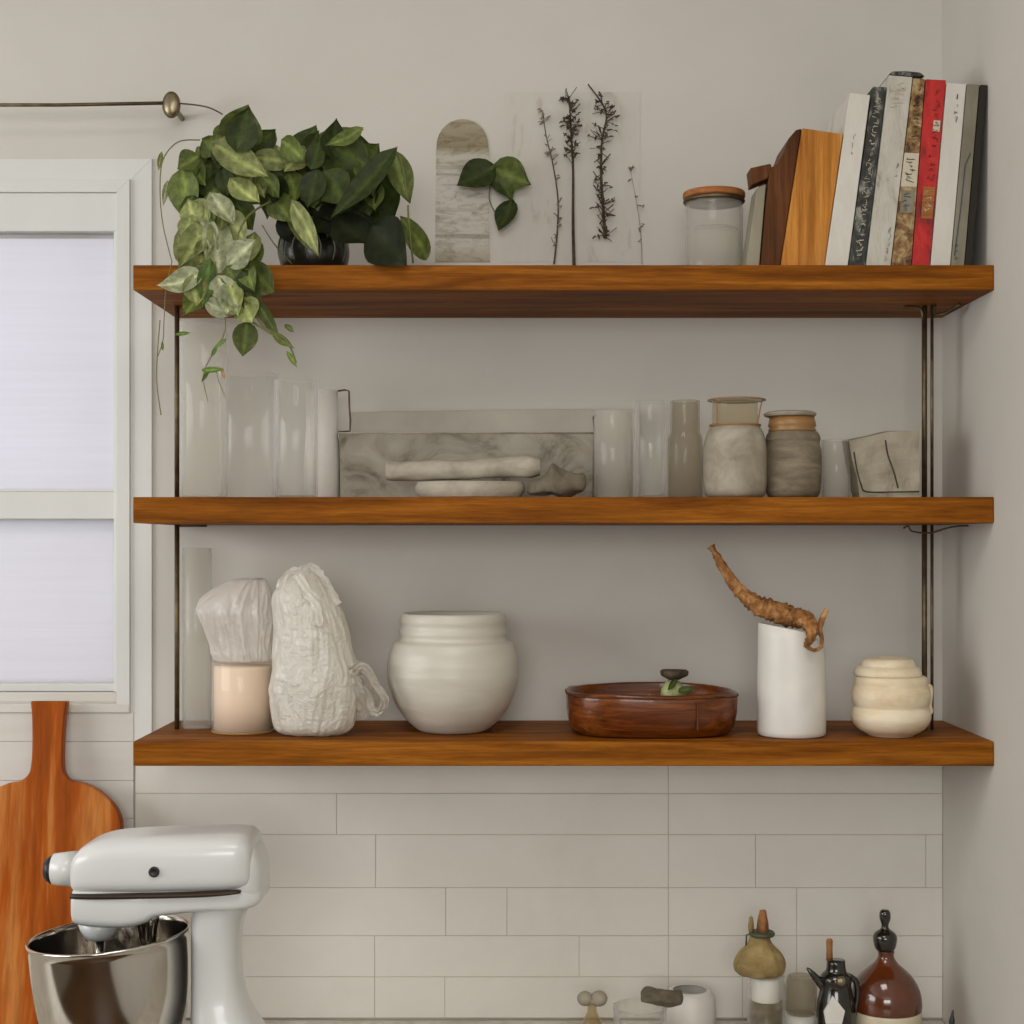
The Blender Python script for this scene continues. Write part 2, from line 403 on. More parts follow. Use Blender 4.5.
# ------------------------------------------------------------------ worktop and cabinet
ct = thing('worktop', (-.6, 1.95, CT-.035), 'pale stone worktop running along the tiled wall under the mixer', 'worktop')
bm = bmesh.new(); box(bm, -2.5, XR-.001, 1.62, YW-.0065, CT-.035, CT); link('slab', bm, M['counter'], ct, False, bevel=.004)
for i in range(5):
    x0 = XR-.002-(i+1)*.6
    cb = thing('base_cabinet', (x0+.3, 1.95, 0), 'painted base cabinet with a panel door below the worktop', 'cabinet', 'base cabinets under the worktop')
    bm = bmesh.new(); box(bm, x0+.002, x0+.598, 1.67, YW-.007, .08, CT-.036); box(bm, x0+.002, x0+.598, 1.73, YW-.007, 0, .08); link('body', bm, M['cab'], cb, False, bevel=.002)
    bm = bmesh.new(); box(bm, x0+.006, x0+.594, 1.65, 1.6695, .085, CT-.04); d = link('door', bm, M['cab'], cb, False, bevel=.002)
    bm = bmesh.new(); tube(bm, [(x0+.53, 1.6495, .7), (x0+.53, 1.625, .7), (x0+.53, 1.625, .82), (x0+.53, 1.6495, .82)], .005); link('handle', bm, M['brass'], d)
# ------------------------------------------------------------------ shelves
def shelf(z0, z1, label, xl=133):
    t = thing('wall_shelf', (0, 2.14, z0), label, 'shelf', None)
    bm = bmesh.new(); box(bm, X(xl, YF), XR-.0008, YF, YW-.0005 if z0 > 1.45 else YW-.007, z0, z1)
    link('plank', bm, M['shelf'], t, True, bevel=.0012)
    return t
shelf(B1, T1, 'topmost thick oak shelf carrying the leafy plant and leaning books')
shelf(B2, T2, 'middle thick oak shelf lined with glasses and stoneware jars')
shelf(B3, T3, 'lowest thick oak shelf holding the round white pot and wooden bowl', 133)
# shelf uprights
YU = 2.155
def upright(name_label, px, dbl, lean):
    t = thing('shelf_upright', (X(px, YU), YU, T3), name_label, 'shelf support')
    for za, zb in ((T3, B2), (T2, B1)):
        for dx in dbl:
            bm = bmesh.new(); x = X(px+dx[0], YU)
            tube(bm, [(x, YU+dx[2], za+.0004), (x, YU+dx[2], (za+zb)/2), (x, YU+dx[2], zb-.0004)], S(dx[1], YU), 10)
            link('rod', bm, M['metal'], t)
    return t
u = upright('dark double metal rod support at the right ends of the shelves', 927, ((-2.6, 2.7, 0), (4.2, 1.6, -.004)), 0)
def hook(parent, zb, px, s=1):
    bm = bmesh.new()
    y0 = YU
    tube(bm, spline([(X(px-22, y0), y0, zb-.0022), (X(px-12, y0), y0, zb-.0022), (X(px-6, y0), y0, zb-.006), (X(px-3.5, y0), y0, zb-.02)]), .0024, 8)
    link('bracket_hook', bm, M['metal'], parent); bm = bmesh.new()
    tube(bm, spline([(X(px+4, y0), y0-.02, zb-.003), (X(px+6, y0), y0-.01, zb-.013), (X(px+16, y0), y0-.012, zb-.012), (X(px+27, y0), y0-.03, zb-.0026)]), .0026, 8)
    link('bracket_hook', bm, M['metal'], parent)
hook(u, B1, 927)
bm = bmesh.new()
tube(bm, spline([(X(898, YU), YU-.03, B2-.006), (X(903, YU), YU-.03, B2-.003), (X(907, YU), YU-.03, B2-.010), (X(925, YU), YU-.03, B2-.012), (X(945, YU), YU-.03, B2-.004), (X(962, YU), YU-.03, B2-.002)]), .0013, 8)
link('bracket_hook', bm, M['metal'], u)
ul = upright('thin dark metal rod support at the window ends of the shelves', 177, ((0, 2.5, 0),), 0)
for zb in (B1, B2):
    bm = bmesh.new(); tube(bm, [(X(177, YU), YU, zb-.002), (X(190, YU), YU, zb-.002), (X(207, YU), YU, zb-.002)], .0018, 8)
    link('bracket_hook', bm, M['metal'], ul)
# ------------------------------------------------------------------ curtain rod
YR = 2.2
cr = thing('curtain_rod', P(171, 105, YW-.001), 'thin dark curtain rod ending in a glass disc above the window', 'curtain rod')
bm = bmesh.new(); tube(bm, [P(-60, 105, YR), P(60, 105, YR), P(168, 103, YR)], .0026, 10); link('rod', bm, M['metal'], cr)
bm = bmesh.new(); c = P(171.5, 105, YR)
rr = []
for (r, d) in ((.001, -.006), (.010, -.005), (.014, -.002), (.0145, .001), (.012, .004), (.001, .006)):
    rr.append([(c.x+r*.82*math.cos(a), c.y+d, c.z+r*1.22*math.sin(a)) for a in [2*math.pi*k/32 for k in range(32)]])
rings(bm, rr); fin = link('finial', bm, M['brass'], cr)
bm = bmesh.new(); tube(bm, [c+Vector((.0148*.8*math.cos(a), -.001, .0148*1.22*math.sin(a))) for a in [2*math.pi*k/32 for k in range(33)]], .0013, 6); link('rim', bm, M['metal'], fin)
bm = bmesh.new(); tube(bm, [c+Vector((0, .006, 0)), (c.x, YW-.0005, c.z)], .004, 10); link('wall_post', bm, M['brass'], cr)
bm = bmesh.new(); tube(bm, spline([P(181, 103.5, YR), P(196, 105, 2.17), P(210, 108, 2.13), P(222, 114, 2.10)]), .0012, 6); link('wire', bm, M['metal'], cr)
# ------------------------------------------------------------------ leaves
PAL = [(64,76,32), (106,118,58), (152,158,100), (190,194,156), (36,42,20), (190,146,108), (104,130,60), (210,210,170)]
def add_leaf(bm, lay, b, tip, w, ci, rl, curl=.25, Yb=2.08, Yt=2.06, heart=1.0):
    A = P(b[0], b[1], Yb); T = P(tip[0], tip[1], Yt)
    L = (T-A).length; d = (T-A).normalized()
    W = S(w, Yb)
    sd = d.cross(Vector((0, -1, 0))).normalized()
    nr = sd.cross(d).normalized()
    if nr.y > 0: nr = -nr
    q = Matrix.Rotation(rl.uniform(-.55, .55), 3, d); sd = q @ sd; nr = q @ nr
    nt, ns = 9, 6
    c0 = PAL[ci]; k = rl.uniform(.86, 1.12); c0 = tuple(min(255, v*k) for v in c0)
    fold = rl.uniform(.1, .3); cv = rl.uniform(.05, curl)
    ph = rl.uniform(0, 6)
    grid = []
    for i in range(nt+1):
        t = i/nt
        prof = (math.sin(math.pi*min(1, t*1.02))**.62)*(1-t)**.42*1.36 if heart else math.sin(math.pi*t)**.8
        row = []
        for j in range(-ns//2, ns//2+1):
            s = j/(ns/2)
            back = -.10*heart*abs(s)*(1-t)**3*L*(1 if abs(s) > .2 else 0)
            off = fold*abs(s)*prof*W*.5 - cv*L*math.sin(math.pi*t)*.6+.05*W*math.sin(7*t+ph)*s*s
            p = A+d*(t*L+back+.03*L*math.sin(9*s+ph)*abs(s))+sd*(s*prof*W*.5)-nr*(off*-1 if False else -off)
            v = bm.verts.new(p); row.append((v, s, t))
        grid.append(row)
    for i in range(nt):
        for j in range(ns):
            try: f = bm.faces.new((grid[i][j][0], grid[i][j+1][0], grid[i+1][j+1][0], grid[i+1][j][0]))
            except ValueError: continue
            for lp, src in zip(f.loops, (grid[i][j], grid[i][j+1], grid[i+1][j+1], grid[i+1][j])):
                s, t = src[1], src[2]
                m = 1.0+(.35 if abs(s) < .1 else 0)-.12*math.cos(t*26+abs(s)*8)*(abs(s) > .1)
                cc = lin(tuple(min(255, v*m) for v in c0))
                lp[lay] = cc
def foliage(name, leaves, parent, rl):
    bm = bmesh.new(); lay = bm.loops.layers.float_color.new('leafcol')
    for lf in leaves: add_leaf(bm, lay, *lf[:4], rl, **(lf[4] if len(lf) > 4 else {}))
    base = wloc(parent); bmesh.ops.translate(bm, verts=bm.verts, vec=-base)
    bmesh.ops.remove_doubles(bm, verts=bm.verts, dist=1e-6)
    me = bpy.data.meshes.new(name); bm.to_mesh(me); bm.free()
    for p in me.polygons: p.use_smooth = True
    me.materials.append(M['leaf'])
    o = bpy.data.objects.new(name, me); COL.objects.link(o); o.parent = parent; return o
def q(zx, zy): return (150+zx/3.413, 80+zy/3.413)
L1 = [  # trailing pale side
 (292,225, 335,92,125,1), (345,250, 425,170,80,0), (225,240, 180,200,80,1), (245,215, 175,285,90,1), (230,235, 410,330,125,2),
 (260,340, 370,420,90,2), (370,265, 505,285,60,2), (200,280, 270,390,120,0), (160,262, 95,300,80,1), (110,315, 120,470,95,1),
 (150,330, 205,430,80,0), (280,395, 170,500,60,3), (255,415, 275,535,80,2), (120,505, 175,650,125,2), (180,500, 100,640,90,2),
 (225,470, 240,700,85,3), (350,530, 290,640,80,2), (365,560, 320,680,60,1), (165,665, 30,700,85,3), (205,625, 180,765,55,6),
 (245,670, 225,780,95,5), (330,650, 420,720,95,1), (320,640, 330,760,80,1), (320,760, 350,830,85,2), (200,760, 290,800,60,3),
 (150,420, 200,480,70,2), (300,430, 350,510,80,0), (180,400, 130,470,60,3), (250,330, 210,420,90,0), (290,290, 330,380,80,2),
 (310,400, 300,500,70,1), (350,300, 390,400,70,2), (170,240, 230,330,70,1), (130,280,190,360,70,1), (270,200,240,290,60,2),
 (410,330, 400,470,70,1), (385,330, 440,400,60,1), (420,190, 360,240,50,1),
 (60,350, 45,430,22,3), (40,250, 28,310,18,2)]
L1_low = [(330,835, 318,938,72,1), (362,752, 442,885,42,1), (425,868, 492,915,34,1), (470,930, 502,982,18,1), (462,838, 492,862,20,1),
 (258,885, 212,920,16,6), (225,915, 208,945,14,6), (180,990, 250,985,22,6), (200,985, 175,1030,14,6), (245,985, 258,1025,12,5), (88,868, 140,862,14,6), (42,895, 44,925,9,1)]
L2 = [  # bushy dark side
 (500,262, 565,158,95,0), (565,215, 720,172,52,1), (600,235, 765,235,120,0), (640,235, 770,330,120,0), (560,250, 500,330,90,0),
 (815,262, 612,478,105,1), (835,255, 885,412,72,1), (735,400, 800,520,170,0), (650,480, 745,555,130,4), (765,505, 865,625,150,4),
 (862,478, 940,605,62,1), (505,300, 430,455,90,1), (492,425, 572,592,85,2), (600,320, 660,420,110,0), (545,330, 570,440,90,1),
 (590,400, 545,560,110,4), (520,240, 460,310,70,2), (565,258, 665,300,60,2), (700,330, 655,450,85,0), (480,330, 520,420,80,1),
 (630,300, 720,400,100,0), (540,380, 610,480,110,4), (420,400, 480,480,80,1), (700,260, 640,350,90,0), (455,210, 520,270,70,1),
 (640,440, 560,520,100,4), (800,340, 830,480,70,0), (720,440, 680,530,90,4), (450,480, 520,560,70,4), (800,420, 770,500,60,2), (380,240, 460,250,50,2)]
rl = random.Random(5)
def prep(Ls, ya, yb, front=False):
    out = []
    for i, (a, b, c, d, w, ci) in enumerate(Ls):
        Yb = rl.uniform(ya, yb)
        if b > 600 or front: Yb = 1.985+rl.uniform(-.008, .006)
        elif b > 480 and not front: Yb = min(Yb, 2.035)
        Yt = Yb-rl.uniform(0, .02)
        g_ = 1.08 if w > 45 else 1.0; mx_, my_ = (a+c)/2, (b+d)/2
        a, c = mx_+(a-mx_)*g_, mx_+(c-mx_)*g_; b, d = my_+(b-my_)*g_, my_+(d-my_)*g_
        w = w*1.14 if w > 45 else w
        if d > 600 or front: Yt = min(Yt, 1.99)
        out.append((q(a, b), q(c, d), w/3.413, ci, dict(Yb=Yb, Yt=Yt)))
    return out
YP = 2.13
pl = thing('potted_ivy_plant', (X(314, YP), YP, T1+.0003), 'leafy green plant in a dark striped pot trailing over the shelf edge', 'plant')
prof = smooth_prof([(20, 0), (30, 6), (35, 22), (34, 38), (28, 50), (26, 54)], 5)
pv = [(0, 0)]+prof+[(24, 54), (26, 48), (0, 46)]
pot = link('pot', pxlathe(314, YP, T1+.0003, pv), M['potglass'], pl)
bm = bmesh.new()
for k in range(7):
    pts = []
    for s in range(17):
        t = s/16; h = 4+t*40; a = -math.pi/2+(-1.35+k*.42)+.9*(t-.5)**2*(1 if k < 4 else -1)
        r = 20+15.6*math.sin(math.pi*min(1, (h+4)/52)*.78)**.8
        pts.append((X(314, YP)+S(r, YP)*math.cos(a), YP+S(r, YP)*math.sin(a), T1+S(h, YP)))
    tube(bm, pts, .0011, 6)
link('stripes', bm, M['potstripe'], pot)
bm = bmesh.new(); lathe(bm, X(314, YP), YP, T1+S(46.5, YP), [(0, 0), (S(25, YP), 0), (S(24, YP), .003), (0, .005)], 32); link('soil', bm, M['soil'], pl)
def fill(n, cx, cy, rx, ry, cols, rs):
    out = []
    for k in range(n):
        a = rs.uniform(0, 2*math.pi); rr_ = math.sqrt(rs.random()); x = cx+rx*rr_*math.cos(a); y = cy+ry*rr_*math.sin(a)
        d = rs.uniform(-.6, .6)+(math.pi/2 if y > cy-ry*.2 else rs.choice((-1, 1))*1.2); l = rs.uniform(70, 120)
        out.append((x, y, x+l*math.cos(d), y+l*math.sin(d), rs.uniform(55, 85), rs.choice(cols)))
    return out
rf = random.Random(12)
L2 += fill(26, 590, 330, 190, 110, (0, 0, 4, 1), rf)
L2_front = [(812,264, 618,472,76,0), (492,430, 572,590,64,2), (710,172, 600,222,46,1)]
L1_front = [(235,228, 400,328,92,2), (300,225, 336,95,95,0), (285,345, 372,415,72,2), (215,395, 285,490,70,3)]
L1 += fill(20, 240, 320, 130, 120, (0, 1, 2, 0), rf)+fill(12, 220, 520, 110, 80, (1, 2, 3), rf)+fill(9, 240, 660, 100, 60, (1, 2, 3, 2), rf)+fill(4, 330, 650, 60, 60, (0, 1), rf)
o = foliage('foliage', prep(L2, 2.04, 2.11)+prep(L2_front, 2.02, 2.03), pl, rl); o['label'] = 'deep green leaves'
o = foliage('trailing_foliage', prep(L1, 2.03, 2.09)+prep(L1_front, 2.012, 2.02)+prep(L1_low, 0, 0, True), pl, rl); o['label'] = 'pale green leaves hanging over the shelf edge'
bm = bmesh.new()
def vine(pts, r=.0011):
    tube(bm, spline([P(*p) for p in pts]), r, 6)
vine([(314, 216, 2.13), (290, 190, 2.09), (250, 170, 2.06), (222, 150, 2.04), (232, 140, 2.04)], .0016)
vine([(314, 216, 2.13), (340, 180, 2.08), (380, 160, 2.05), (398, 155, 2.04), (408, 200, 2.04)], .0014)
vine([(408, 205, 2.05), (409, 225, 2.05), (413, 263, 2.05)], .0014)
vine([(314, 214, 2.13), (280, 200, 2.06), (245, 220, 2.0), (235, 262, 1.985), (250, 300, 1.985), (262, 325, 1.985), (286, 340, 1.985), (296, 363, 1.985)], .0014)
vine([(200, 140, 2.04), (178, 142, 2.03), (163, 160, 2.02), (160, 190, 2.01), (163, 225, 2.0), (172, 262, 1.99)], .0008)
vine([(160, 320, 1.99), (157, 360, 1.99), (157, 385, 1.99), (161, 415, 1.99)], .0008)
vine([(172, 262, 1.99), (166, 290, 1.99), (164, 320, 1.99), (163, 340, 1.99), (158, 356, 1.99)], .0007)
vine([(245, 318, 1.985), (262, 328, 1.985), (282, 340, 1.985)], .0016)
vine([(262, 225, 2.03), (275, 245, 2.04), (292, 264, 2.06)], .001)
vine([(215, 262, 1.985), (222, 300, 1.985), (225, 330, 1.985), (212, 355, 1.985), (205, 368, 1.985)], .0008)
vine([(203, 368, 1.985), (204, 385, 1.985), (208, 402, 1.985)], .0006); vine([(216, 370, 1.985), (220, 385, 1.985), (226, 398, 1.985)], .0006)
link('stems', bm, M['stem'], pl)
# ------------------------------------------------------------------ things standing against the top wall
def tprint(name, pts, mat, label, cat, d=.0012):
    bm = bmesh.new(); pxprism(bm, pts, YW-d-.0003, YW-.0003, None)
    o = link(name, bm, mat, None, False); return tag(o, label, cat)
def archmat():
    t = NT('faded_arch_print')
    g = t.n('ShaderNodeNewGeometry'); sp = t.n('ShaderNodeSeparateXYZ'); t.l(g.outputs['Position'], sp.inputs[0])
    mr = t.n('ShaderNodeMapRange'); t.l(sp.outputs[2], mr.inputs[0]); mr.inputs[1].default_value = Z(262, YW); mr.inputs[2].default_value = Z(118, YW)
    n = t.noise(t.coord((1,1,2.5)), 34, 7, .75, 1.0)
    base = t.ramp(mr.outputs[0], [(0, (170,162,145)), (.12, (198,194,183)), (.6, (200,196,186)), (.74, (190,184,170)), (.8, (146,134,108)), (1, (166,156,134))])
    lines = t.noise(t.coord((.6,1,26)), 3.4, 3, .5)
    c = t.mix(.75, base, t.ramp(n, [(.32, (168,158,136)), (.52, (255,255,255))]), 'MULTIPLY')
    c = t.mix(.5, c, t.ramp(lines, [(.33, (150,138,116)), (.42, (255,255,255))]), 'MULTIPLY')
    t.bsdf(c, .9); return t.m
pts = [(435, 262), (490, 262), (489, 152)]+[(462.5+26*math.cos(a), 146-27*math.sin(a)) for a in [math.pi*k/14 for k in range(15)]]+[(436, 152)]
tprint('arched_wall_print', pts, archmat(), 'faded arch-shaped wall print with brick marks behind the paired leaves', 'wall print')
M['print2'] = mottled('faded_paper_print', [(.3, (184,178,164)), (.42, (202,199,190)), (.8, (208,205,197))], 9, .9, .1, (2.5,1,1.0), 1.5)
tprint('wall_print', [(503, 262), (640, 262), (640, 92), (504, 92)], M['print2'], 'pale smudged paper print on the wall behind the dried stems', 'wall print', .0004)
def dried(name, main, label, twigs, pale=False, seed=1, r0=.0022, spread=(8, 22)):
    rs = random.Random(seed)
    pts = spline([P(*p) for p in main], 8)
    zlow = min(p.z for p in pts)
    t = thing(name, min(pts, key=lambda p: p.z), label, 'dried plant')
    bm = bmesh.new(); tube(bm, pts, [r0*(1-.6*i/(len(pts)-1)) for i in range(len(pts))], 7)
    if twigs[0] > 10: link('stalk', bm, M['twig'], t); bm = bmesh.new()
    for k in range(twigs[0]):
        u_ = rs.uniform(twigs[1], twigs[2]); p = pts[int(u_*(len(pts)-1))]
        a = rs.choice((-1, 1))*rs.uniform(.2, 1.3); l = S(rs.uniform(*spread), YW)
        e = p+Vector((l*math.sin(a), rs.uniform(-.012, -.001), l*math.cos(a)*rs.choice((1, 1, -.5))))
        mid = (p+e)/2+Vector((rs.uniform(-.002, .002), -.002, rs.uniform(-.002, .002)))
        tube(bm, spline([p, mid, e], 3), [.0007*rs.uniform(.6, 1.2)]*7, 5)
        for m in range(rs.randint(0, 2)):   # seed heads and small curled leaves
            c_ = p.lerp(e, rs.uniform(.4, 1)); r_ = rs.uniform(.0012, .0028)
            bmesh.ops.create_icosphere(bm, subdivisions=1, radius=r_, matrix=Matrix.Translation(c_) @ Matrix.Rotation(rs.uniform(0, 3), 4, 'Y') @ Matrix.Diagonal((.55, .5, 1.7, 1)))
    for v in bm.verts: v.co.y = min(v.co.y, YW-.002)
    link('side_twigs' if twigs[0] > 10 else 'stalk', bm, M['twig_pale'] if pale else M['twig'], t)
    return t
dried('dried_flower', [(574, 265, 2.25), (573, 225, 2.255), (573, 170, 2.26), (571, 130, 2.262), (569, 96, 2.264)], 'tall dark dried stem standing upright on the shelf against the wall', (70, .55, 1.0), seed=2, r0=.0026, spread=(4, 13))
dried('dried_branch', [(605, 238, 2.262), (603, 205, 2.262), (601, 175, 2.262), (602, 140, 2.262), (606, 112, 2.263), (588, 84, 2.264)], 'brittle dried branch with ragged side twigs fixed to the wall', (95, .0, .9), seed=9, r0=.0026, spread=(4, 16))
dried('dried_grass', [(554, 264, 2.255), (557, 235, 2.258), (558, 200, 2.26), (553, 165, 2.262), (546, 135, 2.264), (543, 112, 2.265)], 'pale brown dried grass stalk beside the tall dark stem', (34, .1, 1.0), True, 4, .0014, (3, 8))
dried('dried_sprig', [(642, 264, 2.26), (641, 235, 2.262), (637, 205, 2.262), (630, 168, 2.264)], 'very thin pale dried sprig nearest the wood-lidded jar', (8, .2, 1.0), True, 5, .0006, (3, 8))
# paired leaves on the wall
sg = thing('leaf_sprig', P(494, 200, 2.262), 'small sprig of three green leaves fixed on the bare wall', 'leaves')
def qq(zx, zy): return (410+zx/3.413, 60+zy/3.413)
for lf in ((280,375, 160,405,125,0, dict()), (275,372, 170,440,80,1, dict()), ):
    pass
foliage('leaf', [(qq(283,365), qq(160,425), 32, 0, dict(Yb=2.255, Yt=2.245))], sg, rl)
foliage('leaf', [(qq(292,372), qq(412,425), 34, 1, dict(Yb=2.255, Yt=2.245)), (qq(298,378), qq(350,480), 22, 0, dict(Yb=2.257, Yt=2.25))], sg, rl)
foliage('leaf', [(qq(345,480), qq(300,578), 24, 0, dict(Yb=2.258, Yt=2.25))], sg, rl)
bm = bmesh.new(); tube(bm, spline([P(*qq(285, 365), 2.256), P(*qq(300, 420), 2.263), P(*qq(345, 480), 2.258)]), .0012, 6)
tube(bm, spline([P(*qq(278, 400), 2.258), P(*qq(270, 470), 2.263), P(*qq(290, 520), 2.262)]), .0008, 6); link('stem', bm, M['stem'], sg)
# ------------------------------------------------------------------ wood-lidded jar
YJ = 2.12
j = thing('storage_jar', (X(714, YJ), YJ, T1), 'hazy glass jar with a flat wooden lid on the top shelf', 'jar')
hj = (Z(192.5, YJ)-T1)/S(1, YJ)
link('glass_body', pxlathe(714, YJ, T1+.0003, vessel([(26, 0), (28.5, 2), (29, 8), (29, hj-18), (28, hj-13), (28, hj-8)], 1.6)), M['glass_milk'], j)
link('contents', pxlathe(714, YJ, T1+.003, [(0, 0), (26, 0), (26.3, hj*.5), (24, hj*.55), (0, hj*.56)]), M['glass_milk'], j)
link('seal_ring', pxlathe(714, YJ, T1+S(hj-11, YJ), [(0, 0), (30, 0), (31, 1.5), (30, 3), (30, 4), (0, 4)]), M['metal'], j)
link('wooden_lid', pxlathe(714, YJ, T1+S(hj-6.6, YJ), [(0, 0), (30.5, 0), (31, 1.5), (31, 5), (30.3, 6.3), (0, 6.6)]), M['lidwood'], j)
# ------------------------------------------------------------------ boards beside the books
YB = 2.045
BB = (262, T1+.0004)
def slab(name, pts, mat, label, cat, depth, Y=YB, group=None):
    bm = bmesh.new(); pxprism(bm, pts, Y, Y+depth, BB); o = link(name, bm, mat, None, True, bevel=.0012); return tag(o, label, cat, group)
slab('chopping_block', [(780.5, 265), (824, 265), (843, 134), (802.5, 128)], M['tan'], 'honey-coloured wooden block leaning between the white book and dark board', 'board', .12)
db = thing('chopping_board', (X(768, YB), YB+.03, T1), 'dark brown curved wooden board with a stub handle, leaning on the honey-coloured block', 'board')
bm = bmesh.new(); pxprism(bm, [(760, 265), (779.5, 265), (801.5, 128.5), (796, 130), (789, 138), (784, 152), (778, 163), (770, 168), (766, 200)], YB+.004, YB+.1, BB); link('blade', bm, M['dkwood'], db, True, bevel=.001)
bm = bmesh.new(); pxprism(bm, [(752, 185), (768.5, 178), (772, 165), (770, 163.5), (750, 168)], YB+.006, YB+.04); o = link('handle', bm, M['dkwood'], db, True, bevel=.0015)
slab('thin_board', [(745.5, 265), (759, 265), (766, 184), (757, 188)], M['mint'], 'narrow pale grey-green board leaning against the dark brown board', 'board', .05, YB+.002)
# ------------------------------------------------------------------ books
def lerp2(a, b, t): return (a[0]+(b[0]-a[0])*t, a[1]+(b[1]-a[1])*t)
def book(bl, br, tr, tl, mat, label, Y=YB, depth=.14, marks=None, cap=0):
    cx = X((bl+br)/2, Y)
    t = thing('book', (cx, Y+depth/2, T1), label, 'book', 'books leaning on the top shelf')
    BL, BR, TR, TL = (bl, 265), (br, 265), tr, tl
    w = 1.6/(br-bl)
    a, b = lerp2(BL, BR, w), lerp2(BL, BR, 1-w); c, d = lerp2(TL, TR, 1-w), lerp2(TL, TR, w)
    bm = bmesh.new()
    pxprism(bm, [BL, BR, TR, lerp2(TL, TR, .5) if not cap else ((TL[0]+TR[0])/2, TL[1]-cap), TL], Y, Y+.003, BB)   # spine
    bx = []
    def pr(p, y0, y1):
        qd = [(X(x, Y), BB[1] if yy >= 262 else Z(yy, Y)) for x, yy in p]; prism(bm, qd, y0, y1)
    pr([BL, a, d, TL], Y+.003, Y+depth); pr([b, BR, TR, c], Y+.003, Y+depth)
    link('cover', bm, mat, t, True, bevel=.0009)
    bm = bmesh.new()
    dn = lambda p: (p[0], p[1]+3)
    qd = [(X(x, Y), BB[1]+.002 if yy >= 262 else Z(yy, Y)) for x, yy in [lerp2(a, b, .03), lerp2(a, b, .97), dn(lerp2(d, c, .97)), dn(lerp2(d, c, .03))]]
    prism(bm, qd, Y+.0032, Y+depth-.004); link('pages', bm, M['pages'], t, False)
    return t, (BL, BR, TR, TL)
def spine_pt(q4, u_, v_):
    BL, BR, TR, TL = q4
    return lerp2(lerp2(BL, BR, u_), lerp2(TL, TR, u_), v_)
def patch(t, q4, u0, u1, v0, v1, mat, name='spine_label', d=.0006, Y=YB, label=None):
    bm = bmesh.new(); p = [spine_pt(q4, u0, v0), spine_pt(q4, u1, v0), spine_pt(q4, u1, v1), spine_pt(q4, u0, v1)]
    prism(bm, [(X(x, Y), Z(y, Y)) for x, y in p], Y-d, Y-.00005)
    o = link(name, bm, mat, t, False)
    if label: o['label'] = label
    return o
def scribble(t, q4, u0, u1, v0, v1, mat, n, rs, d=.0009, Y=YB, r=.5, name='lettering'):
    """short worn strokes that stand for the illegible lettering"""
    bm = bmesh.new()
    for k in range(n):
        v_ = v0+(v1-v0)*(k+.5)/n; pts = []
        for m in range(4):
            p = spine_pt(q4, rs.uniform(u0, u1), v_+rs.uniform(-.5, .5)*(v1-v0)/n)
            pts.append((X(p[0], Y), Y-d, Z(p[1], Y)))
        tube(bm, pts, S(r, Y)*rs.uniform(.5, 1), 4)
    link(name, bm, mat, t, False)
rs = random.Random(21)
t, q4 = book(824.6, 847.5, (870.2, 95), (850, 92.5), M['bkwhite'], 'plain white leaning book resting on the honey-coloured block')
scribble(t, q4, .45, .55, .62, .78, M['mark'], 3, rs, r=.25)
t, q4 = book(848.3, 865, (886.4, 87), (873, 86.5), M['bkblack'], 'black book with speckled pale lettering on its spine')
scribble(t, q4, .25, .75, .05, .95, M['mark2'], 34, rs, r=.45)
t, q4 = book(865.8, 890.4, (912.6, 77), (889, 75), M['bkworn'], 'widest worn white book, tallest of the leaning books')
bm = bmesh.new(); pxprism(bm, [(889.2, 74.3), (892, 71.5), (905, 71), (920, 72.5), (924.5, 76), (912.6, 76.3)], YB+.002, YB+.12); o = link('jacket_edge', bm, M['bkblack'], t, False); o['label'] = 'dark jacket edge above the pages'
scribble(t, q4, .2, .8, .83, .97, M['mark2'], 7, rs, r=.6); scribble(t, q4, .7, .9, .02, .2, M['mark'], 5, rs, r=.3); scribble(t, q4, .75, .85, .45, .55, M['mark'], 2, rs, r=.4)
t, q4 = book(891.2, 911, (925, 79), (913.4, 78), M['bkbrown'], 'brown patterned book beside the red book')
patch(t, q4, .0, .98, .42, .60, M['pages'], label='cream paper spine label'); scribble(t, q4, .15, .85, .44, .58, M['mark'], 7, rs, r=.5)
patch(t, q4, .12, .9, .28, .40, M['bkgrey'], 'lower_label', label='small grey spine label'); scribble(t, q4, .2, .8, .29, .39, M['mark'], 5, rs, r=.35)
scribble(t, q4, .2, .8, .64, .95, M['mark'], 14, rs, r=.4)
t, q4 = book(911.8, 929.6, (946, 80), (925.8, 79), M['red'], 'bright red cloth book among the leaning books')
patch(t, q4, .3, .92, .25, .42, M['lidwood'], label='faded peach spine label'); scribble(t, q4, .4, .8, .28, .40, M['mark2'], 4, rs, r=.4)
scribble(t, q4, .45, .85, .45, .95, M['mark'], 12, rs, r=.4); patch(t, q4, .55, .9, .72, .78, M['mark2'], 'title_band')
t, q4 = book(930.4, 950, (966.4, 84), (946.8, 82.5), M['bkwhite'], 'slim plain white book on the far side of the red book')
scribble(t, q4, .5, .7, .78, .95, M['mark'], 4, rs, r=.35)
t, q4 = book(950.8, 964, (979.5, 84.5), (967.2, 84), M['bkgrey'], 'grey-green worn book with thin blue line on spine')
bm = bmesh.new(); tube(bm, [(X(p[0], YB), YB-.0005, Z(p[1], YB)) for p in (spine_pt(q4, .2, .05), spine_pt(q4, .35, .3), spine_pt(q4, .4, .55), spine_pt(q4, .75, .62))], .0007, 5); link('spine_line', bm, simple('slate_line', (66,72,84), .7), t, False)
scribble(t, q4, .1, .5, .02, .12, M['mark'], 3, rs, r=.4)
t, q4 = book(964.8, 971.5, (987.5, 85), (980.5, 84.5), M['bkshade'], 'thin dark book shape standing in for the shadow band by the wall', Y=YB+.0)  # dark book shape put in for the shadow between books and wall
